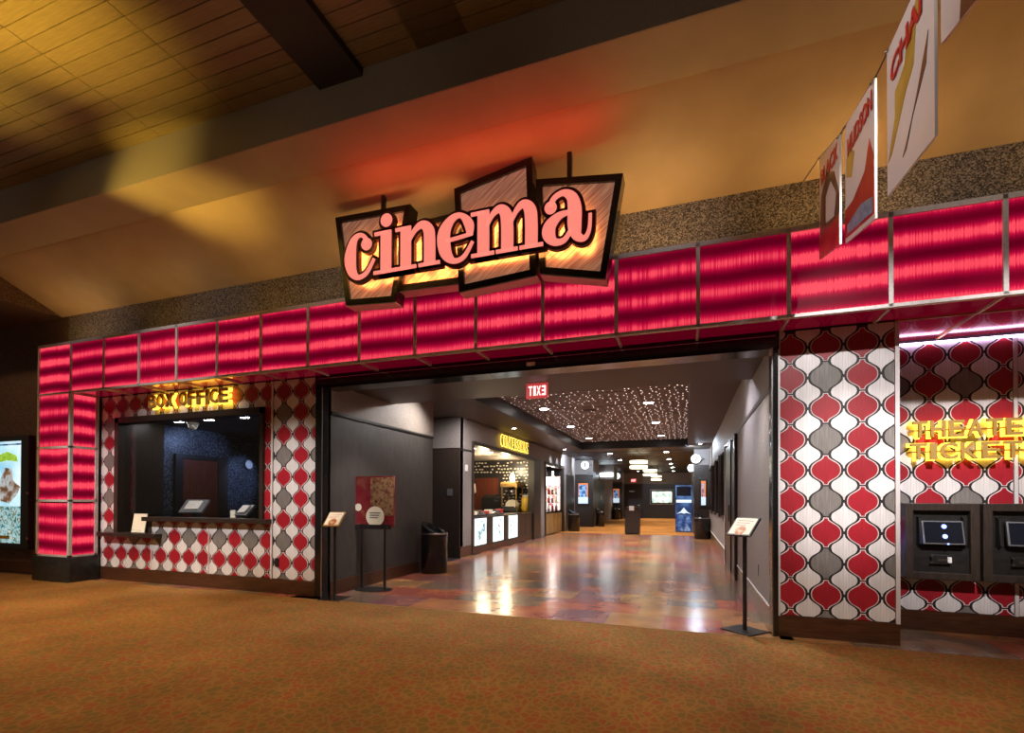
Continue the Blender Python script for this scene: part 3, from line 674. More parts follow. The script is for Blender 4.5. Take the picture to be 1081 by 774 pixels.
for poly, dy in panels:
    poly = [S(*q) for q in poly]
    inn = inset(poly, .065)
    fr = MB(); n = 4
    for a_, b_ in ((poly, inn),):
        vs = [(x, dy-.0, z) for x, z in a_]+[(x, dy-.0, z) for x, z in b_]+[(x, dy+.17, z) for x, z in a_]+[(x, dy+.03, z) for x, z in b_]
        fr.add(vs, [(i, (i+1) % 4, 4+(i+1) % 4, 4+i) for i in range(4)], 0)
        fr.add(vs, [(i, (i+1) % 4, 8+(i+1) % 4, 8+i) for i in range(4)], 1 if dy is None else 0)
        fr.add(vs, [(4+i, 4+(i+1) % 4, 12+(i+1) % 4, 12+i) for i in range(4)], 0)
        fr.add(vs, [(8, 9, 10, 11)], 0)
    f_ = ob('frame', fr, 'black_gloss', sg)
    ob('emissive_sheet', MB().prism(inset(poly, .06), dy+.03, dy+.045), 'sign_sheet', f_)
    e1 = MB(); lo = sorted(poly, key=lambda q: q[1])[:2]; lo.sort()
    (xa, za), (xb, zb) = lo
    e1.prism([(xa, za-.012), (xb, zb-.012), (xb, zb+.002), (xa, za+.002)], dy+.01, dy+.17); ob('lower_edge', e1, 'alu_white', f_)
for x, zt in ((-3.24, 4.86), (-1.09, 4.86)):
    m = MB(); m.box(x+2.2-.022, x+2.2+.022, -.0+.04, .084, 4.45-3.5, zt-3.5); ob('hanging_rod', m, 'black', sg)
    ob('ceiling_flange', MB().lathe([(.001, 0), (.06, 0), (.06, .015), (.03, .02)], (x+2.2, .06, zt-3.5-.03), 14), 'black', sg)
def smooth(pts, n=6):
    out = []
    for i in range(len(pts)-1):
        p0, p1, p2, p3 = pts[max(i-1, 0)], pts[i], pts[i+1], pts[min(i+2, len(pts)-1)]
        for k in range(n):
            t = k/n
            out.append(tuple(.5*(2*b+(c-a)*t+(2*a-5*b+4*c-d)*t*t+(3*b-a-3*c+d)*t**3) for a, b, c, d in zip(p0, p1, p2, p3)))
    out.append(pts[-1]); return out
def stroke(m, pts, y0, y1, grow=0):
    ps = smooth(pts); L_, R_ = [], []
    for i, (x, z, wd) in enumerate(ps):
        a = ps[max(i-1, 0)]; b = ps[min(i+1, len(ps)-1)]; dx, dz = b[0]-a[0], b[1]-a[1]; l = math.hypot(dx, dz) or 1
        nx, nz = -dz/l, dx/l; h = wd/2+grow; ex = ez = 0
        if grow and i in (0, len(ps)-1): sgn = -1 if i == 0 else 1; ex, ez = sgn*dx/l*grow, sgn*dz/l*grow
        L_.append((x+nx*h+ex, z+nz*h+ez)); R_.append((x-nx*h+ex, z-nz*h+ez))
    for i in range(len(ps)-1):
        q = [S(*L_[i]), S(*L_[i+1]), S(*R_[i+1]), S(*R_[i])]; m.prism(q, y0, y1)
def slab(m, x0, x1, z0, z1, y0, y1, g=0): m.prism([S(x0-g, z0-g), S(x1+g, z0-g), S(x1+g, z1+g), S(x0-g, z1+g)], y0, y1)
B0 = 3.81
LET = {
 'c': ([[(-3.33, 4.17, .06), (-3.36, 4.245, .05), (-3.43, 4.28, .045), (-3.51, 4.22, .09), (-3.55, 4.04, .145), (-3.52, 3.88, .11), (-3.44, 3.81, .055), (-3.33, 3.85, .045), (-3.235, 3.99, .03)]], [(-3.335, 4.165, .066)], []),
 'i': ([], [(-3.081, 4.385, .07)], [(-3.15, -3.02, B0, 4.27), (-3.23, -3.05, 4.235, 4.27), (-3.24, -2.945, B0, B0+.035)]),
 'n': ([[(-2.80, 4.10, .03), (-2.73, 4.21, .05), (-2.64, 4.255, .08), (-2.565, 4.19, .12), (-2.55, 4.05, .128), (-2.55, B0, .128)]], [], [(-2.90, -2.775, B0, 4.27), (-2.965, -2.83, 4.235, 4.27), (-2.97, -2.71, B0, B0+.035), (-2.68, -2.43, B0, B0+.035)]),
 'e': ([[(-2.085, 4.045, .06), (-2.10, 4.17, .10), (-2.19, 4.27, .05), (-2.29, 4.25, .08), (-2.37, 4.15, .13), (-2.385, 4.03, .145), (-2.35, 3.89, .12), (-2.26, 3.81, .055), (-2.15, 3.84, .045), (-2.055, 3.98, .03)], [(-2.36, 4.03, .035), (-2.2, 4.045, .035), (-2.06, 4.06, .035)]], [], []),
 'm': ([[(-1.90, 4.10, .03), (-1.84, 4.21, .05), (-1.76, 4.255, .08), (-1.695, 4.19, .12), (-1.68, 4.05, .125), (-1.68, B0, .125)], [(-1.64, 4.10, .03), (-1.58, 4.21, .05), (-1.51, 4.255, .08), (-1.445, 4.19, .12), (-1.43, 4.05, .125), (-1.43, B0, .125)]], [], [(-2.0, -1.875, B0, 4.27), (-2.075, -1.93, 4.235, 4.27), (-2.07, -1.82, B0, B0+.035), (-1.80, -1.57, B0, B0+.035), (-1.55, -1.31, B0, B0+.035)]),
 'a': ([[(-1.235, 4.17, .06), (-1.2, 4.25, .05), (-1.11, 4.285, .055), (-1.03, 4.23, .10), (-1.0, 4.12, .13), (-1.0, 3.95, .13), (-.975, 3.85, .09), (-.905, 3.815, .05), (-.86, 3.89, .035), (-.85, 4.04, .03)], [(-1.04, 4.09, .035), (-1.15, 4.07, .07), (-1.24, 3.99, .12), (-1.25, 3.90, .125), (-1.19, 3.825, .07), (-1.10, 3.83, .05), (-1.03, 3.92, .04)]], [(-1.235, 4.165, .06)], [])}
for ch, (sts, dots, slabs) in LET.items():
    face, can, back = MB(), MB(), MB()
    for m, y0, y1, g in ((face, -.13, -.10, 0), (can, -.115, -.06, .034), (back, -.055, -.045, .005)):
        for s_ in sts: stroke(m, s_, y0, y1, g)
        for (x, z, r) in dots: m.disc(S(x, z), r+g, y0, y1, 24)
        for (x0, x1, z0, z1) in slabs: slab(m, x0, x1, z0, z1, y0, y1, g)
    l = ob('letter', can, 'letter_can', sg)
    ob('neon_face', face, 'neon_letter', l); ob('neon_glow', back, 'neon_back', l)

# ------------------------------------------------------------------ entrance opening, low ceiling, corridor shell
hd = struct(bx('trim_header', 'black_gloss', None, -4.79, .87, 5.5, 5.76, 2.85, 3.03), 'black shutter header across the top of the cinema entrance', 'trim')
bx('guide_rail', 'steel', hd, -4.75, .84, 5.494, 5.50, 2.975, 2.985)
bx('sensor', 'plastic_white', hd, -1.75, -1.65, 5.475, 5.5, 2.90, 2.935)
for x0, x1, nm_ in ((-4.782, -4.66, 'left'), (.80, .86, 'right')):
    j = struct(bx('trim_jamb', 'black_gloss', None, x0, x1, 5.5, 5.66, 0, 2.86), 'black metal jamb on the %s side of the cinema entrance' % nm_, 'trim')
    bx('jamb_edge', 'steel', j, x1-.012 if nm_ == 'left' else x0, x1 if nm_ == 'left' else x0+.012, 5.49, 5.50, 0, 2.86)
struct(bx('ceiling_low', 'ceiling_paint', None, -4.8, .9, 5.7, 7.2, 2.94, 3.4), 'lowered brown ceiling just inside the entrance', 'ceiling')
TX0, TX1, TY0, TY1, ZC, ZS = -3.75, .06, 8.5, 18.5, 3.22, 3.5
cm = MB(); cm.box(-9.2, TX0, 7.2, 19.3, ZC, 3.7); cm.box(TX1, .9, 7.2, 19.3, ZC, 3.7); cm.box(TX0, TX1, 7.2, TY0, ZC, 3.7); cm.box(TX0, TX1, TY1, 19.3, ZC, 3.7)
ce = struct(ob('ceiling_lobby', cm, 'ceiling_paint'), 'brown lobby ceiling around the star tray', 'ceiling')
e_ = MB(); e_.box(TX0, TX0+.01, TY0, TY1, ZC+.005, ZS); e_.box(TX1-.01, TX1, TY0, TY1, ZC+.005, ZS); e_.box(TX0, TX1, TY0, TY0+.01, ZC+.005, ZS); e_.box(TX0, TX1, TY1-.01, TY1, ZC+.005, ZS)
ob('tray_edge', e_, 'soffit_edge', ce)
bx('star_board', 'star_tile', ce, TX0, TX1, TY0, TY1, ZS, ZS+.1)
for x in (-2.8, -1.85, -.9): bx('board_joint', 'black_mat', ce, x-.006, x+.006, TY0, TY1, ZS-.003, ZS+.01)
for y in (10, 11.5, 13, 14.5, 16): bx('board_joint', 'black_mat', ce, TX0, TX1, y-.006, y+.006, ZS-.003, ZS+.01)
for x, y in ((-2.2, 11.9), (-1.9, 14.0)): bx('air_grille', 'black_mat', ce, x-.15, x+.15, y-.12, y+.12, ZS-.006, ZS)
st = MB()
for i in range(23):
    for j in range(50):
        x = TX0+.1+i*.165+random.uniform(-.05, .05); y = TY0+.12+j*.2+random.uniform(-.07, .07)
        if random.random() < .3 and x < -1.2: continue
        r = random.choice((.010, .012, .016)); z = ZS-.003
        if y > TY1 or x > TX1: continue
        st.add([(x-r, y, z), (x, y-r, z), (x+r, y, z), (x, y+r, z), (x, y, z-.006)], [(0, 1, 4), (1, 2, 4), (2, 3, 4), (3, 0, 4)])
so = ob('star_lights', st, 'star_light'); so['kind'] = 'stuff'; tag(so, 'hundreds of tiny star lights in the lobby ceiling tray', 'lights')
struct(bx('ceiling_far', 'ceiling_dark', None, -7, 3, 19.3, 37.2, 3.24, 3.5), 'dark tiled ceiling at the far end of the lobby', 'ceiling')
gj = bpy.data.objects['ceiling_far']
for x in (-4.2, -3, -1.8, -.6): bx('grid_bar', 'black_mat', gj, x-.015, x+.015, 19.3, 37, 3.232, 3.245)
for k in range(14): bx('grid_bar', 'black_mat', gj, -5, .8, 20+k*1.2-.015, 20+k*1.2+.015, 3.233, 3.245)
# left corridor wall
LWX = -4.66
wl = struct(bx('wall_corridor_left', 'wall_dark', None, -5.1, LWX, 5.62, 8.6, 0, 3.24), 'dark grey corridor wall behind the poster stand', 'wall')
bx('upper_panel', 'wall_beige', wl, -5.1, LWX+.012, 5.66, 8.605, 2.56, 3.24); bx('rail', 'black', wl, -5.1, LWX+.02, 5.66, 8.61, 2.52, 2.56)
struct(bx('baseboard_corridor_left', 'baseboard_wood', None, LWX, LWX+.015, 5.66, 8.6, 0, .2), 'brown baseboard of the left corridor wall', 'baseboard')
# alcove behind it and concession wall
CXW = -4.87
wa = struct(bx('wall_alcove', 'black', None, -9.2, CXW, 10.3, 10.45, 0, 3.24), 'dark alcove wall before the concession stand', 'wall')
bx('upper_panel', 'wall_grey', wa, -9.2, CXW, 10.28, 10.3, 2.52, 3.24); bx('door_panel', 'dark_wood', wa, -7, CXW, 10.27, 10.3, 0, 2.5)
bx('notice_plate', 'plastic_grey', wa, -5.18, -5.05, 10.255, 10.27, 1.42, 1.58)
wc = MB(); wc.box(-5.05, CXW, 10.3, 10.93, 0, 3.24); wc.box(-5.05, CXW, 10.93, 22.7, 2.74, 3.24); wc.box(-5.05, CXW, 16.87, 17.45, 0, 2.74); wc.box(-5.05, CXW, 20.4, 22.7, 0, 2.74)
wco = struct(ob('wall_concession', wc, 'wall_grey'), 'grey wall with the concession openings along the lobby', 'wall')
bx('rail', 'black', wco, CXW, CXW+.015, 10.28, 10.93, 2.47, 2.51); bx('baseboard', 'baseboard_wood', wco, CXW, CXW+.015, 10.28, 10.93, 0, .25)
bx('ceiling_slot', 'black', wco, CXW+.04, CXW+.12, 10.6, 19.0, 3.205, 3.222)
for q in ((10.93, 11.03, 0, 2.74), (16.05, 16.87, 0, 2.74), (17.45, 17.6, 0, 2.72), (20.28, 20.42, 0, 2.72)): bx('opening_frame', 'dark_wood', wco, -5.06, CXW+.03, *q)
for q in ((11.03, 16.05, 2.66, 2.75), (17.6, 20.28, 2.62, 2.72)): bx('opening_frame', 'dark_wood', wco, -5.06, CXW+.03, *q)
bx('end_door', 'black', wco, CXW, CXW+.02, 20.9, 22.4, 0, 2.4)
tag(bx('thermostat', 'plastic_white', None, CXW, CXW+.02, 10.56, 10.68, 2.0, 2.15, bev=.004), 'small white thermostat plate left of the concession opening', 'thermostat')
# inside of the concession
ci = MB(); ci.box(-7.9, -7.8, 10.45, 21, 0, 2.8); ci.box(-7.9, -5.0, 17.0, 17.2, 0, 2.8)
cw = struct(ob('wall_concession_room', ci, 'black'), 'dark back wall of the concession stand', 'wall')
struct(bx('ceiling_concession', 'wall_beige', None, -7.9, -5.0, 10.45, 21, 2.76, 2.85), 'warm lit ceiling inside the concession stand', 'ceiling')
bx('back_door', 'red_wood', cw, -7.45, -6.48, 16.97, 17.0, 0, 2.12); bx('door_edge', 'black', cw, -6.48, -6.42, 16.96, 17.0, 0, 2.2); bx('door_edge', 'black', cw, -7.45, -6.48, 16.96, 17.0, 2.12, 2.2)
random.seed(3)
dm2 = MB().bbox(-.034, .034, -.025, .012, -.022, .022, .008).mesh('wall_chip', 'wall_chip')
for k in range(16):
    for j in range(21):
        x = -7.55+j*.125+(.06 if k % 2 else 0); z = .95+k*.115
        if x > -5.1 or random.random() < .22 or (x < -6.35 and z < 2.25): continue
        link('wall_chip', dm2, cw, (x+random.uniform(-.02, .02), 17.0, z+random.uniform(-.015, .015)))
for x, y in ((-5.9, 12.2), (-6.0, 14.4), (-5.9, 16.1)):  # added fill points without fixtures, brighten the concession room and its ceiling
    d_ = bpy.data.lights.new('concession_lamp', 'POINT'); d_.energy = 70; d_.color = (1, .8, .5); d_.shadow_soft_size = .1
    o_ = bpy.data.objects.new('concession_lamp', d_); COL.objects.link(o_); o_.location = (x, y, 2.35)
for q, y in enumerate((11.5, 12.7, 14.0, 15.4)): downlight_fix(-5.6, y, 2.755, '%s round light in the concession ceiling' % ['nearest', 'second', 'third', 'farthest'][q], 'concession ceiling lights')
t = thing('concession_counter', 'dark wooden concession counter with three lit display panels', 'counter', (-5.2, 13.5, 0))
bx('body', 'dark_wood', t, -5.5, -4.90, 11.04, 16.0, 0, .86); bx('worktop', 'counter_wood', t, -5.55, -4.88, 11.04, 16.04, .86, .90, bev=.006)
for a, b in ((11.19, 11.92), (12.43, 13.2), (13.64, 14.44)):
    bx('lit_display', 'lightbox', t, -4.90, -4.885, a, b, .195, .875)
    bx('display_print', 'menu_pictures', t, -4.885, -4.883, a+.1, b-.1, .28, .8)
for a in (11.98, 13.3, 14.6, 15.3): bx('front_panel', 'dark_wood', t, -4.9, -4.892, a, a+.35, .15, .84)
bx('kick_board', 'baseboard_wood', t, -4.9, -4.888, 11.04, 16.0, 0, .15)
# things on the counter
t = thing('popcorn_machine', 'glass popcorn machine with gold top at the back of the concession stand', 'machine', (-5.78, 16.5, .92))
ob('base', MB().bbox(-.28, .28, -.36, .36, 0, .18, .01), 'steel', t)
for sx in (-1, 1):
    for sy in (-1, 1): ob('post', MB().box(sx*.26-.015, sx*.26+.015, sy*.34-.015, sy*.34+.015, .18, .85), 'brass', t)
ob('top', MB().prism([(-.4, .85), (.4, .85), (.4, .97), (.3, 1.02), (-.3, 1.02), (-.4, .97)], -.3, .3, ax='x'), 'brass', t)
ob('kettle', MB().lathe([(.001, .58), (.12, .58), (.14, .66), (.13, .8), (.02, .84)], seg=14), 'steel', t)
ob('popcorn', MB().lathe([(.25, .18), (.24, .28), (.15, .38), (.001, .42)], seg=14), 'paper', t)
ob('lamp_finial', MB().lathe([(.001, 1.02), (.09, 1.02), (.1, 1.2), (.05, 1.34), (.001, 1.36)], seg=12), 'chandelier_glow', t)
t = thing('back_counter', 'low dark back counter carrying the popcorn machine', 'counter', (-6.2, 16.6, 0))
bx('body', 'dark_wood', t, -7.4, -5.08, 16.25, 16.94, 0, .88); bx('worktop', 'black_gloss', t, -7.42, -5.07, 16.22, 16.95, .88, .92)
t = thing('soda_dispenser', 'dark drink dispenser left of the popcorn machine in the concession stand', 'dispenser', (-6.62, 16.6, .92))
ob('cabinet', MB().prism([(-.3, 0), (.3, 0), (.3, .55), (.1, .6), (-.3, .5)], -.25, .2, ax='x'), 'black', t); ob('front', MB().bbox(.2, .22, -.22, .22, .3, .5, .004), 'steel', t)
ob('drip_tray', MB().bbox(.2, .3, -.25, .25, 0, .04, .005), 'steel', t)
t = thing('lemonade_jug', 'bright yellow drink container right of the popcorn machine', 'container', (-5.32, 16.62, .92))
ob('body', MB().lathe([(.001, 0), (.15, 0), (.16, .1), (.16, .45), (.11, .52)], seg=16), 'yellow_plastic', t); ob('lid', MB().lathe([(.12, .5), (.12, .56), (.001, .58)], seg=16), 'plastic_white', t)
t = thing('pendant_lamp', 'small white pendant lamp hanging inside the concession stand', 'lamp', (-6.2, 13.9, 2.76))
ob('cord', MB().tube([(0, 0, 0), (0, 0, -.9)], .008), 'black', t); ob('shade', MB().lathe([(.02, -.9), (.12, -.95), (.15, -1.2), (.1, -1.25)], seg=14), 'paper', t)
for q in range(9):
    y = 11.25+q*.27
    t = thing('candy_tray', ['nearest', 'second', 'third', 'fourth', 'fifth', 'sixth', 'seventh', 'eighth', 'ninth'][q]+' candy tray in the row along the concession counter', 'tray', (-5.1, y, .9), 0, 'trays on the concession counter')
    ob('tray', MB().bbox(-.12, .12, -.1, .1, 0, .05, .006), 'steel', t)
    ob('wrapper', MB().bbox(-.1, .1, -.08, .08, .05, .1+.03*(q % 3), .015), ['cup_red', 'paper', 'chrome_cup', 'plastic_grey'][q % 4], t)
for q, (x, y) in enumerate(((-6.9, 11.9), (-6.9, 12.4), (-6.9, 13.3))):
    t = thing('warming_rack', ['left', 'middle', 'right'][q]+' dark warming rack at the back of the concession stand', 'rack', (x, y, 0), 0, 'back counter racks')
    ob('stand', MB().bbox(-.3, .3, -.22, .22, 0, .95, .01), 'black', t); ob('hood', MB().bbox(-.3, .3, -.24, .24, 1.22, 1.27, .01), 'steel', t)
    for sx in (-1, 1): ob('post', MB().box(sx*.27-.012, sx*.27+.012, -.02, .02, .95, 1.22), 'steel', t)
# second bay
t = thing('drinks_cooler', 'lit drinks shelves in the second concession bay above an oak front', 'cooler', (-5.3, 18.95, 0))
bx('front', 'oak', t, -5.4, -4.9, 17.62, 20.26, .03, .82)
for k in range(3): bx('front_joint', 'dark_wood', t, -4.9, -4.896, 18.26+k*.66-.008, 18.26+k*.66+.008, .03, .82)
bx('worktop', 'black_gloss', t, -6.0, -4.885, 17.62, 20.26, .82, .88)
bx('back_panel', 'cooler_glow', t, -6.0, -4.98, 20.22, 20.25, .9, 2.3)
bx('upper_panel', 'black', t, -6.0, -4.98, 20.2, 20.25, 2.3, 2.6)
for z in (1.2, 1.55, 1.9): bx('shelf', 'steel', t, -6.0, -4.98, 20.0, 20.22, z-.015, z)
for x in (-5.62, -5.3): bx('light_tube', 'lamp_white', t, x, x+.05, 20.17, 20.2, 1.95, 2.5)
for z in (.88, 1.2, 1.55):
    for k in range(6):
        b_ = thing('drink_bottle', '%s bottle from the left on the %s drinks shelf' % (['first', 'second', 'third', 'fourth', 'fifth', 'sixth'][k], {.88: 'lowest', 1.2: 'middle', 1.55: 'top'}[z]), 'bottle', (-5.9+k*.16, 20.09, z+.001), 0, 'bottles on the drinks shelves')
        ob('body', MB().lathe([(.001, 0), (.055, 0), (.055, .17), (.02, .22), (.02, .25)], seg=10), ['cup_red', 'chrome_cup', 'paper'][(k+int(z*10)) % 3], b_); ob('cap', MB().lathe([(.022, .245), (.022, .27), (.001, .27)], seg=10), 'black', b_)
spot((-5.2, 18.9, 2.6), (-5.6, 18.9, .8), 150, NEUT, 120, .8, .05)
for y in (18.3, 19.3):
    spot((CXW+.22, y, 3.2), (CXW+.02, y, 2.2), 40, COOL, 70, .5, .02)
t = thing('concessions_sign', 'halo-lit yellow letters reading CONCESSIONS over the concession opening', 'sign', (CXW+.08, 12.75, 2.83), math.pi/2)
lettering(t, 'CONCESSIONS', 0, 0, 2.5, .29, 0, 'sign_face_dark', .008, .28, 'halo_conc', .03, .001, .0)

# ------------------------------------------------------------------ right corridor wall
RWX = .82
rw = struct(bx('wall_corridor_right', 'wall_grey', None, RWX, .87, 5.6, 20.0, 0, 3.24), 'grey wall along the right side of the lobby', 'wall')
bx('lower_panel', 'wall_grey', rw, RWX-.012, RWX, 5.66, 9.05, .25, 2.46); bx('rail', 'black', rw, RWX-.02, RWX, 5.66, 19.8, 2.46, 2.52)
bx('skirting', 'stained_tile', rw, RWX-.02, RWX, 5.66, 20, 0, .25); bx('skirting_cap', 'alu', rw, RWX-.024, RWX, 5.66, 20, .25, .265)
dr = struct(bx('door_2', 'black', None, RWX-.05, RWX, 10.0, 10.35, 0, 2.46), 'dark open doorway frame on the right lobby wall', 'door')
bx('door_leaf', 'dark_wood', dr, RWX-.03, RWX, 9.15, 10.0, 0, 2.4); bx('door_jamb', 'black', dr, RWX-.06, RWX, 9.05, 9.15, 0, 2.46); bx('door_jamb', 'dark_wood', dr, RWX-.05, RWX, 10.35, 11.2, 0, 2.4); bx('pull_handle', 'steel', dr, RWX-.09, RWX-.06, 9.95, 9.98, .95, 1.25); bx('door_jamb', 'alu', dr, RWX-.065, RWX, 11.2, 11.25, 0, 2.46)
for q, (a, b) in enumerate(((11.5, 12.75), (13.4, 14.6), (15.2, 16.7), (17.3, 19.3))):
    wd_ = struct(bx('window_%d' % (q+2), 'screen_off', None, RWX-.012, RWX-.004, a, b, .98, 2.4), '%s tall dark window along the right lobby wall' % ['nearest', 'second', 'third', 'farthest'][q], 'window')
    for y in (a-.05, b): bx('frame_side', 'dark_wood', wd_, RWX-.06, RWX, y, y+.05, .93, 2.45)
    bx('frame_sill', 'dark_wood', wd_, RWX-.05, RWX, a, b, .93, .98); bx('frame_head', 'dark_wood', wd_, RWX-.05, RWX, a, b, 2.4, 2.45)
tag(bx('wall_outlet', 'plastic_grey', None, RWX-.02, RWX-.012, 6.5, 6.58, .45, .58), 'small grey wall outlet low behind the right notice stand', 'outlet')

# ------------------------------------------------------------------ far end of the lobby
we = struct(bx('wall_end', 'dark_wood', None, -7, 3, 37, 37.2, 0, 3.24), 'dark end wall of the lobby with a grey upper band', 'wall')
bx('upper_panel', 'wall_grey', we, -7, 3, 36.98, 37, 2.48, 3.24)
pr = struct(bx('wall_pier_right', 'dark_wood', None, .28, 3, 19.95, 36.98, 0, 3.24), 'dark pier on the right with a round numeral sign', 'wall')
bx('upper_panel', 'wall_grey', pr, .28, .87, 19.93, 19.95, 2.65, 3.24)
pl_ = struct(bx('wall_pier_left', 'dark_wood', None, -7, -4.26, 24.0, 25.6, 0, 3.24), 'dark pier on the left with a lit poster screen', 'wall')
bx('upper_panel', 'wall_grey', pl_, -5.6, -4.25, 23.98, 25.6, 2.56, 3.24)
wm = struct(bx('wall_far_left', 'wall_grey', None, -7, -4.7, 27.6, 37, 0, 3.24), 'grey wall beyond the left pier', 'wall')
bx('dark_door', 'black', wm, -4.72, -4.68, 28.0, 30.2, 0, 2.4); bx('door_plate', 'plastic_white', wm, -4.68, -4.67, 28.9, 29.2, 1.3, 1.55)
pf = struct(bx('wall_pier_far', 'dark_wood', None, -5.2, -4.07, 34, 35.2, 0, 3.24), 'farthest dark pier on the left', 'wall'); bx('upper_panel', 'wall_grey', pf, -4.9, -4.06, 33.98, 35.2, 2.5, 3.24)
bx('bulkhead', 'wall_grey', wm, -4.7, -3.75, 27.6, 29.0, 2.45, 3.24)
tag(bx('lit_sign_bar', 'lamp_cool', None, -4.5, -3.8, 27.55, 27.6, 2.62, 2.8), 'glowing white sign bar on the grey wall beyond the left pier', 'sign')
def globe_sign(x, y, z, r, ch, label, arm=.13):
    t = thing('round_number_sign', label, 'sign', (x, y, z), 0, 'round number signs')
    ob('disc', MB().disc((0, 0), r, -.04, .04, 28), 'globe', t); ob('rim', MB().lathe([(r, -.045), (r+.015, -.045), (r+.015, .045), (r, .045)], seg=28), 'steel', t, (0, 0, 0), (math.pi/2, 0, 0))
    ob('bracket', MB().tube([(r, 0, 0), (r+.12, 0, 0)], .012), 'steel', t); ob('wall_arm', MB().tube([(0, .04, 0), (0, arm, 0)], .015), 'steel', t)
    if ch:
        me, wd = text_mesh(ch, r*1.15, .006, 'black', None, .04); link('numeral', me, t, (-wd/2, -.046, -r*.5))
globe_sign(.345, 19.82, 2.875, .165, '2', 'round white glowing sign with numeral 2 on the right pier')
globe_sign(.2, 21.3, 2.62, .15, None, 'smaller round glowing sign partly behind the numeral 2 sign')
globe_sign(-4.63, 23.9, 3.0, .2, '1', 'round white glowing sign with numeral 1 on the left pier')
globe_sign(-4.4, 33.9, 2.92, .22, None, 'round white glowing sign on the farthest left pier')
def pscreen(name, x, y, z0, z1, w_, label):
    t = thing('poster_screen', label, 'screen', (x, y, z0), 0, 'poster screens on the piers'); h = z1-z0
    ob('outer_trim', MB().bbox(-w_/2, w_/2, .02, .05, 0, h, .01), 'dark_wood', t); ob('bezel', MB().bbox(-w_/2+.06, w_/2-.06, -.02, .02, .06, h-.06, .01), 'black', t)
    a, b = -w_/2+.12, w_/2-.12
    ob('picture', MB().box(a, b, -.024, -.02, .14, h-.14), 'screen_orange', t); ob('picture_panel', MB().box(a+.03, b-.07, -.028, -.024, .45, h-.22), 'screen_blue', t); ob('caption', MB().box(a, b, -.028, -.024, .14, .45), 'screen_pale', t)
pscreen('a', .61, 19.9, 1.0, 2.19, .4, 'lit poster screen on the right pier under the numeral 2 sign')
pscreen('b', -4.73, 23.95, 1.0, 2.27, .72, 'lit poster screen on the left pier under the numeral 1 sign')
pscreen('c', -4.45, 33.95, .98, 2.2, .65, 'lit poster screen on the farthest left pier')
bx('name_flag', 'plastic_grey', pl_, -4.5, -4.12, 23.9, 23.93, 2.52, 2.66)
t = thing('wall_television', 'framed bright television on the dark end wall', 'television', (-1.63, 36.98, 1.0))
ob('frame', MB().bbox(-.82, .82, -.08, 0, 0, 1.06, .02), 'alu', t); ob('bezel', MB().bbox(-.78, .78, -.1, -.08, .04, 1.02, .01), 'black_gloss', t); ob('picture', MB().box(-.68, .68, -.104, -.1, .12, .92), 'tv_picture', t)
t = thing('arcade_cabinet', 'tall blue arcade cabinet with a pale peak picture by the right pier', 'cabinet', (-.09, 22.0, 0))
ob('body', MB().bbox(-.33, .33, -.3, .3, 0, 1.95, .015), 'cabinet_blue', t)
ob('upper_screen', MB().box(-.28, .28, -.305, -.3, 1.5, 1.88), 'screen_off', t); ob('marquee', MB().bbox(-.3, .3, -.31, -.3, 1.22, 1.34, .004), 'screen_pale', t)
ob('emblem_peak', MB().prism([(-.28, .75), (-.12, .86), (0, 1.02), (.12, .86), (.28, .75), (.1, .8), (0, .76), (-.1, .8)], -.312, -.3), 'screen_pale', t)
for sx in (-1, 1):
    ob('door_panel', MB().bbox(sx*.155-.14, sx*.155+.14, -.308, -.3, .05, .72, .003), 'cabinet_face', t)
t = thing('lectern', 'dark wooden ticket lectern with a white notice in the middle of the lobby', 'lectern', (-1.96, 19.75, 0))
ob('body', MB().bbox(-.28, .28, -.2, .2, .04, 1.0, .01), 'dark_wood', t); ob('plinth', MB().box(-.25, .25, -.17, .17, 0, .04), 'black', t)
ob('top', MB().bbox(-.3, .3, -.23, .22, 1.0, 1.04, .006), 'black', t); ob('front_seam', MB().box(-.006, .006, -.203, -.2, .05, 1.0), 'black', t)
ob('notice', MB().box(-.11, .07, -.24, -.235, .92, 1.1), 'plastic_white', t); ob('side_handle', MB().tube([(.2, -.2, 1.04), (.2, -.2, 1.12), (.28, -.2, 1.12)], .01), 'steel', t)
tag(bx('door_notice', 'alu', None, -3.9, -3.55, 36.95, 36.98, 1.9, 1.97), 'small metal plate on the dark end wall door', 'plate')
t = thing('exit_sign', 'small red exit sign far away on the grey band of the end wall', 'sign', (-3.6, 36.9, 2.58))
ob('plate', MB().bbox(-.2, .2, 0, .06, 0, .28, .01), 'exit_red', t)
lettering(t, 'EXIT', -.15, .07, .3, .15, -.012, 'exit_text', .01)
for q, (y, x0, x1) in enumerate(((21.6, -2.27, -1.53), (28.3, -2.25, -1.5), (35.6, -2.3, -1.6))):
    t = thing('drum_chandelier', '%s two-tier glowing chandelier along the far lobby ceiling' % ['nearest', 'middle', 'farthest'][q], 'chandelier', ((x0+x1)/2, y, 2.66), 0, 'lobby chandeliers')
    r = (x1-x0)/2
    for z in (0, .22): ob('ring', MB().lathe([(r, z), (r, z+.11), (r-.03, z+.11), (r-.03, z), (r, z)], seg=28), 'chandelier_glow', t); ob('band', MB().lathe([(r+.004, z-.015), (r+.004, z)], seg=28), 'steel', t)
    for k in range(3): a = k*2.1; ob('cable', MB().tube([(r*math.cos(a)*.97, r*math.sin(a)*.97, .0), (r*math.cos(a)*.97, r*math.sin(a)*.97, .58)], .006, 5), 'steel', t)
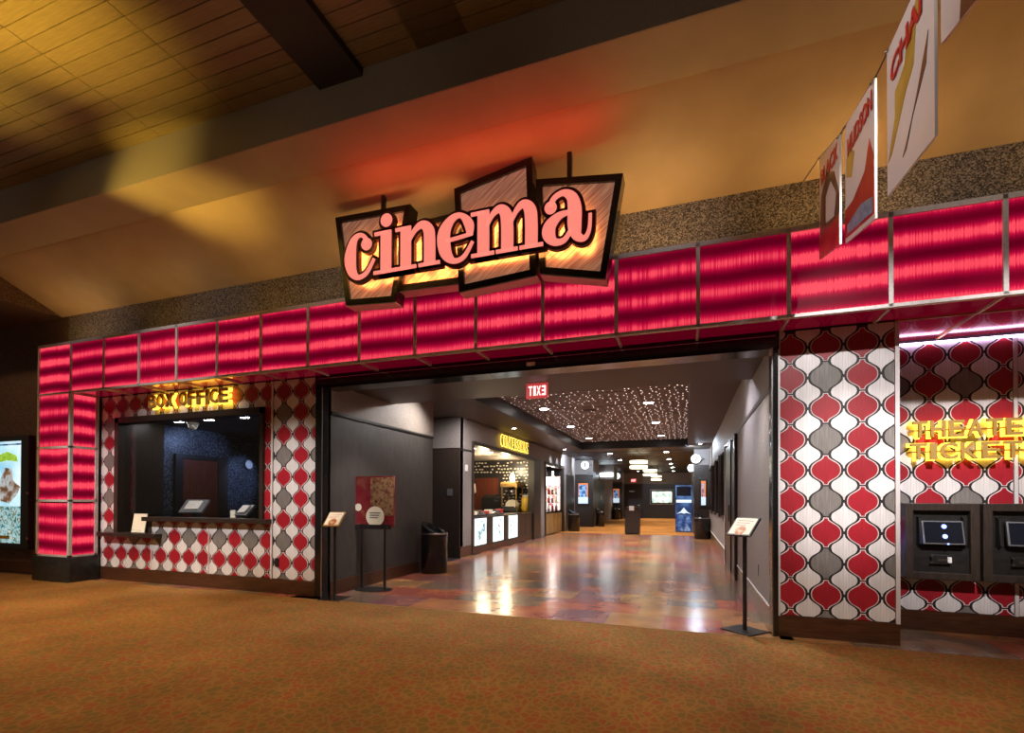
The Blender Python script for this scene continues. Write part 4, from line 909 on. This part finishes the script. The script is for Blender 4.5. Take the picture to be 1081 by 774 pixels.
# lobby downlights
for q, (x, y) in enumerate(((-3.2, 11.4), (-3.22, 14.4), (-3.24, 17.4), (-.79, 11.4), (-.8, 14.4), (-.8, 17.4))):
    downlight_fix(x, y, ZS-.006, '%s recessed light in the star tray, %s row' % (['nearest', 'middle', 'farthest'][q % 3], 'left' if q < 3 else 'right'), 'star tray lights', r=.11)
    spot((x, y, ZS-.03), (x, y, 0), 620, NEUT, 100, .7, .08)
for q, (x, y) in enumerate(((-2.98, 20.7), (-3.0, 24.1), (-.75, 20.6), (-.75, 24.2), (-.75, 27.5), (-.76, 30.6), (-.8, 34.6), (-3, 34))):
    downlight_fix(x, y, 3.226, 'recessed ceiling light number %d from the entrance over the far lobby carpet' % (q+1) if False else ['left light nearest the star tray over the far carpet', 'left light second from the star tray over the far carpet', 'right light nearest the star tray over the far carpet', 'right light second from the star tray over the far carpet', 'right light third from the star tray over the far carpet', 'right light fourth from the star tray over the far carpet', 'right light nearest the end wall over the far carpet', 'left light nearest the end wall over the far carpet'][q], 'far lobby ceiling lights', r=.1)
    spot((x, y, 3.2), (x, y, 0), 330, (1, .8, .55), 110, .7, .08)
for x, y in ((-4.3, 18.2), (-4.3, 12.4), (.45, 17.8), (.45, 8.0), (-1.0, 7.9)):
    downlight_fix(x, y, ZC-.004, {(-4.3, 18.2): 'recessed light by the end of the concession wall', (-4.3, 12.4): 'recessed light above the concession lettering', (.45, 17.8): 'recessed light above the right lobby windows', (.45, 8.0): 'recessed light over the right notice stand', (-1.0, 7.9): 'recessed light just inside the entrance'}[(x, y)], 'lobby edge lights', r=.06)
spot((-4.25, 21.6, 3.15), (-4.9, 24, 2.6), 280, COOL, 90, .6, .05)
spot((.1, 18.2, 3.15), (.7, 19.9, 2.7), 240, COOL, 100, .6, .05)
spot((.3, 17.6, 3.15), (.82, 17.0, 2.8), 90, COOL, 100, .6, .05)
spot((-4.2, 19.9, 3.15), (-4.87, 20.6, 2.6), 260, COOL, 90, .6, .05)
spot((.1, 7.6, 3.15), (.82, 7.2, 1.0), 170, (.9, .87, 1), 120, 1, .05)
spot((-4.0, 8.0, 3.18), (-4.66, 7.4, 1.5), 150, NEUT, 140, 1, .05)
spot((-3.9, 9.6, 3.18), (-4.87, 10.6, 1.8), 240, NEUT, 100, .9, .05)

for q, (x, y) in enumerate(((-3.7, 6.0), (-2.2, 6.0), (-.75, 6.0), (.35, 6.0))):
    downlight_fix(x, y, 2.936, ['leftmost', 'second', 'third', 'rightmost'][q]+' recessed light in the lowered entrance ceiling', 'entrance ceiling lights', r=.05)
    spot((x, y, 2.92), (x, y+.1, 0), 120, NEUT, 105, .8, .05)
spot((-3.3, 5.9, 2.92), (-4.4, 6.25, 1.3), 120, NEUT, 50, .9, .05)  # added spot without a fixture, brightens the poster stand
# ------------------------------------------------------------------ EXIT sign inside the entrance (seen reversed)
t = thing('exit_sign', 'red glowing exit sign hanging just inside the entrance, its letters reversed', 'sign', (-1.93, 6.52, 2.72))
ob('canopy_bar', MB().box(-.19, .19, -.02, .02, .225, .24), 'exit_red', t)
ob('plate', MB().bbox(-.155, .155, -.006, .006, .01, .225, .003), 'exit_red', t)
mir = bpy.data.objects.new('letter_group', None)
bpy.data.objects.remove(mir)
cx = .125
for ch in 'EXIT':
    wd = .03 if ch == 'I' else .055
    me, _ = text_mesh(ch, .13, .006, 'exit_text', wd, .01)
    for v in me.vertices: v.co.x = -v.co.x
    me.flip_normals(); l = link('letter', me, t, (cx, -.014, .05)); cx -= wd+.016
ob('mount', MB().box(-.05, .05, -.03, .03, .24, .222+.0), 'exit_red', t)

# ------------------------------------------------------------------ stands, bins
t = thing('poster_stand', 'tall black poster stand with a red food advertisement by the left corridor wall', 'stand', (-4.36, 6.25, 0), .06)
ob('base_plate', MB().prism([(.3*math.cos(a*math.pi/12), .17*math.sin(a*math.pi/12)) for a in range(24)], 0, .015, ax='z'), 'black', t)
for sx in (-1, 1): ob('leg', MB().box(sx*.19-.014, sx*.19+.014, -.014, .014, .015, .98), 'black', t)
ob('lower_bracket', MB().box(-.3, .3, -.025, .01, .90, .965), 'black', t)
b_ = ob('poster_board', MB().bbox(-.345, .345, -.012, .012, .93, 1.68, .004), 'easel_print', t)
ob('food_picture', MB().box(-.05, .33, -.0145, -.012, 1.1, 1.66), 'easel_food', b_)
ob('round_badge', MB().disc((.03, 1.085), .15, -.0165, -.0145, 28), 'paper', b_); ob('small_badge', MB().disc((-.255, 1.22), .055, -.0165, -.012, 20), 'paper', b_)
for k in range(3): ob('print_line', MB().box(-.06, .12-.02*k, -.0175, -.0165, 1.13-.035*k, 1.145-.035*k), 'plastic_grey', b_)
for k in range(4): ob('bolt', MB().disc((-.24+k*.16, .93), .012, -.03, -.025, 10), 'steel', b_)
def notice_stand(name_l, loc, rz, base_round, sc=1):
    t = thing('notice_stand', name_l, 'stand', loc, rz, 'notice stands')
    ob('base_plate', MB().bbox(-.17, .17, -.16, .16, 0, .012, .004), 'steel' if not base_round else 'black', t)
    ob('pole', MB().box(-.016, .016, -.012, .012, .012, 1.02), 'black', t)
    h = ob('notice_frame', MB().bbox(-.14*sc, .14*sc, -.01, .01, -.125, .125, .004), 'black' if base_round else 'brass', t, (0, -.02, 1.07), (-.75, 0, 0))
    ob('notice', MB().box(-.122*sc, .122*sc, -.013, -.01, -.107, .107), 'paper', h); ob('picture', MB().disc((.0, -.06), .06, -.0145, -.013, 16), 'notice_food', h)
    for k in range(3): ob('print_line', MB().box(-.09, .09-.03*k, -.014, -.013, .07-.03*k, .076-.03*k), 'cup_red', h)
notice_stand('thin notice stand with a cream card beside the left jamb of the entrance', (-4.46, 5.52, 0), .12, False, .85)
notice_stand('black notice stand with a framed cream card near the right jamb', (.57, 5.62, 0), -.75, True)
def bin_(x, y, label, s_=1, rz=0):
    t = thing('trash_bin', label, 'bin', (x, y, 0), rz, 'black trash bins'); R_ = .24*s_
    prof = [(.001, 0), (R_*.97, 0), (R_*.97, .02), (R_, .03), (R_, .72)]
    ob('drum', MB().lathe(prof, seg=28), 'black_gloss', t); ob('band', MB().lathe([(R_+.004, .70), (R_+.006, .715), (R_+.004, .73), (R_, .73)], seg=28), 'steel', t)
    # slanted lid: profile ring cut obliquely
    m = MB(); seg = 28; vs = []
    for k in range(seg):
        a = 2*math.pi*k/seg; x_, y_ = R_*math.cos(a), R_*math.sin(a); hz = .80-.13*math.cos(a)/1*(1)
        vs += [(x_, y_, .73), (x_*1.0, y_*1.0, hz), (x_*.62, y_*.62, .8-.13*math.cos(a)*.62+.005), (x_*.55, y_*.55, .8-.13*math.cos(a)*.55-.06)]
    fs = []
    for k in range(seg):
        for i in range(3): fs.append((k*4+i, ((k+1) % seg)*4+i, ((k+1) % seg)*4+i+1, k*4+i+1))
    fs.append([k*4+3 for k in range(seg)]); m.add(vs, fs, 0, False); ob('lid', m, 'black_gloss', t)
bin_(-4.36, 8.12, 'black cylindrical trash bin against the left corridor wall')
bin_(-4.44, 20.5, 'black trash bin at the end of the concession wall')
bin_(.53, 18.3, 'black trash bin below the right lobby windows', 1.1)
bin_(-4.0, 24.6, 'black trash bin beside the left pier', .9)
bin_(-4.4, 33.5, 'black trash bin below the farthest poster screen', 1.1)

# ------------------------------------------------------------------ ticket machines
def kiosk(x0, x1, label, on_):
    t = thing('ticket_machine', label, 'machine', ((x0+x1)/2, TW, .55), 0, 'wall ticket machines'); h = .77; w_ = x1-x0
    a = w_/2; fr = .075
    m = MB(); m.bbox(-a, a, -.16, 0, 0, fr, .008); m.bbox(-a, a, -.16, 0, h-fr, h, .008); m.bbox(-a, -a+fr, -.16, 0, fr-.01, h-fr+.01, .008); m.bbox(a-fr, a, -.16, 0, fr-.01, h-fr+.01, .008)
    ob('surround', m, 'dark_wood', t)
    ob('back_panel', MB().box(-a+fr, a-fr, -.10, -.02, fr, h-fr), 'black', t)
    ob('lower_panel', MB().box(-a+fr, a-fr, -.13, -.10, fr, .33), 'black', t)
    s_ = ob('monitor', MB().bbox(-.17, .17, -.02, .02, -.12, .12, .008), 'plastic_grey', t, (.0 if on_ else .04, -.17, .475), (-.22, 0, .0 if on_ else -.1))
    ob('display', MB().box(-.155, .155, -.024, -.02, -.105, .105), 'screen_off', s_)
    ob('monitor_hood', MB().prism([(-.10, .30), (-.10, .64), (-.16, .62), (-.185, .36)], -.19, -.172, ax='x'), 'black', t)
    ob('monitor_hood', MB().prism([(-.10, .30), (-.10, .64), (-.16, .62), (-.185, .36)], .175, .193, ax='x'), 'black', t)
    c = ob('card_reader', MB().bbox(-.085, .075, -.165, -.13, .16, .255, .008), 'black', t)
    ob('reader_slot', MB().box(-.04, .05, -.172, -.165, .19, .215), 'steel', c); ob('reader_bezel', MB().bbox(.04, .075, -.18, -.165, .175, .235, .006), 'plastic_white', c)
    for z in (.175, .24): ob('screw', MB().disc((-.085, z), .012, -.17, -.16, 10), 'steel', c)
    if on_:
        for z in (-.04, .06): ob('reflected_lamp', MB().disc((.01, z), .022, -.0255, -.024, 14), 'kiosk_blue', s_)  # lamp reflections drawn as glowing discs on the display
        ob('status_light', MB().disc((.03, -.115), .009, -.026, -.02, 10), 'kiosk_blue', s_)
kiosk(2.11, 2.725, 'dark wall ticket machine with a blue status light and drawn lamp reflections nearest the tiled pillar', True)
kiosk(2.75, 3.365, 'dark wall ticket machine with a blank tilted screen at the right edge', False)
d_ = bpy.data.lights.new('kiosk_lamp', 'POINT'); d_.energy = 2.0; d_.color = (.1, .12, 1); d_.shadow_soft_size = .03
o_ = bpy.data.objects.new('kiosk_lamp', d_); COL.objects.link(o_); o_.location = (1.97, 6.08, .95)

# ------------------------------------------------------------------ lit poster at the left edge
t = thing('lightbox_poster', 'backlit blue and green film poster in a black frame at the left edge', 'poster', (-11.7, 5.5, .44))
m = MB(); m.bbox(-.8, .8, -.10, 0, 0, .09, .01); m.bbox(-.8, .8, -.10, 0, 1.92, 2.01, .01); m.bbox(-.8, -.58, -.10, 0, .08, 1.93, .01); m.bbox(.58, .8, -.10, 0, .08, 1.93, .01)
ob('frame', m, 'black', t); ob('picture_sky', MB().box(-.58, .58, -.06, -.04, .75, 1.92), 'poster_sky', t); ob('picture_ground', MB().box(-.58, .58, -.06, -.04, .09, .75), 'poster_ground', t)
ob('picture_shape', MB().prism([(-.1, .85), (.18, .8), (.4, .95), (.5, 1.1), (.3, 1.2), (.25, 1.42), (.05, 1.45), (-.1, 1.2)], -.063, -.06), 'poster_fig', t)
ob('title_band', MB().prism([(-.4, 1.62), (.1, 1.74), (.38, 1.66), (.42, 1.55), (.1, 1.58), (-.3, 1.52)], -.063, -.06), 'poster_green', t)
ob('credit_band', MB().box(-.5, .54, -.063, -.06, 1.85, 1.88), 'screen_blue', t); ob('date_band', MB().box(-.5, .2, -.063, -.06, .16, .22), 'yellow_plastic', t)
for z in (.16, .96): ob('hinge', MB().bbox(.79, .82, -.12, -.09, z, z+.05, .006), 'steel', t)

# ------------------------------------------------------------------ hanging banners on a wire
BX_ = 1.05
wire_pts = [(5.5, 4.42), (4.70, 4.20), (4.496, 4.12), (4.116, 3.99), (3.879, 3.925), (3.392, 3.832), (3.13, 3.82), (2.66, 3.83), (2.2, 3.9), (1.6, 4.1), (.6, 4.6), (-.4, 5.33)]
tag(ob('banner_wire', MB().tube([(BX_, y, z) for y, z in wire_pts], .005, 6), 'black'), 'thin dark wire carrying the hanging film banners', 'wire')
def wz(y):
    for (a, b), (c, d) in zip(wire_pts, wire_pts[1:]):
        if c <= y <= a: return b+(d-b)*(a-y)/(a-c)
    return 4
def banner(yl, yr, zbl, zbr, label, parts, word=None):
    """yl far edge (left in view), yr near edge; hangs at constant x"""
    zl, zr = wz(yl)-.01, wz(yr)-.01
    t = thing('film_banner', label, 'banner', (BX_, (yl+yr)/2, min(zbl, zbr)), 0, 'banners on the wire')
    yc, z0 = (yl+yr)/2, min(zbl, zbr)
    def Q(u, v):  # u 0 far..1 near, v 0 bottom..1 top
        y = yl+(yr-yl)*u; zb = zbl+(zbr-zbl)*u; zt = zl+(zr-zl)*u
        return (y-yc, zb+(zt-zb)*v-z0)
    s_ = ob('sheet', MB().prism([Q(0, 0), Q(1, 0), Q(1, 1), Q(0, 1)], -.006, .006, ax='x'), 'banner_white', t)
    for i_, (nm_, mt, poly) in enumerate(parts):
        ob(nm_, MB().prism([Q(*q) for q in poly], -.0075-.0012*i_, -.006, ax='x'), mt, s_)
    for u in (.04, .96): ob('clip', MB().tube([(-.02, Q(u, 1)[0], Q(u, 1)[1]-.02), (.01, Q(u, 1)[0], Q(u, 1)[1]+.015)], .008, 6), 'steel', t)
    if word:
        me, _ = text_mesh(word, .12, .003, 'banner_title', .36, .03)
        (ya, za), (yb, zb) = Q(.12, .70), Q(.95, .80)
        k = (zb-za)/(yb-ya)
        for v in me.vertices:
            x, d, z = v.co; yy = ya+(yb-ya)*x/.36; v.co = Vector((-.0135+d, yy, za+(yy-ya)*k+z))
        link('title', me, s_)
    return t
banner(4.70, 4.13, 3.34, 3.19, 'farthest small film banner with dark red lower half, next to the speckled band', [('dark_shape', 'banner_dark', [(.0, .12), (1, .12), (1, .45), (.75, .72), (.4, .78), (.1, .6)]), ('pale_shape', 'banner_white', [(.35, .3), (.75, .3), (.85, .5), (.6, .66), (.35, .55)]), ('red_base', 'banner_red', [(0, 0), (1, 0), (1, .28), (0, .2)])], 'BLACK')
banner(4.0, 3.43, 3.13, 3.0, 'middle film banner with red and blue lower half on the wire', [('yellow_shape', 'banner_yellow', [(.05, .55), (.25, .5), (.35, .68), (.2, .76), (.05, .7)]), ('red_shape', 'banner_red', [(0, .04), (1, .04), (1, .42), (.85, .62), (.7, .42), (.3, .3), (0, .28)]), ('blue_shape', 'banner_blue', [(.1, .06), (.95, .06), (.95, .17), (.6, .2), (.1, .14)])], 'HUDSON')
banner(3.24, 2.69, 3.02, 2.97, 'large white film banner with a long yellow shape on the wire', [('yellow_shape', 'banner_yellow', [(.02, .22), (.12, .24), (.45, .5), (.62, .58), (.66, .78), (.95, 1.0), (.82, 1.0), (.5, .84), (.42, .68), (.2, .62), (.2, .45)]), ('brown_limb', 'banner_dark', [(.38, .12), (.46, .14), (.74, .44), (.9, .62), (.86, .46), (.62, .3)])], 'CHAN')
banner(2.63, 2.1, 3.33, 3.2, 'nearest film banner cut by the top right edge of the view', [('dark_shape', 'banner_dark', [(.3, 0), (.7, 0), (.8, 1), (.4, 1)]), ('grey_shape', 'banner_blue', [(.75, .1), (1, .1), (1, .8), (.8, .7)])])
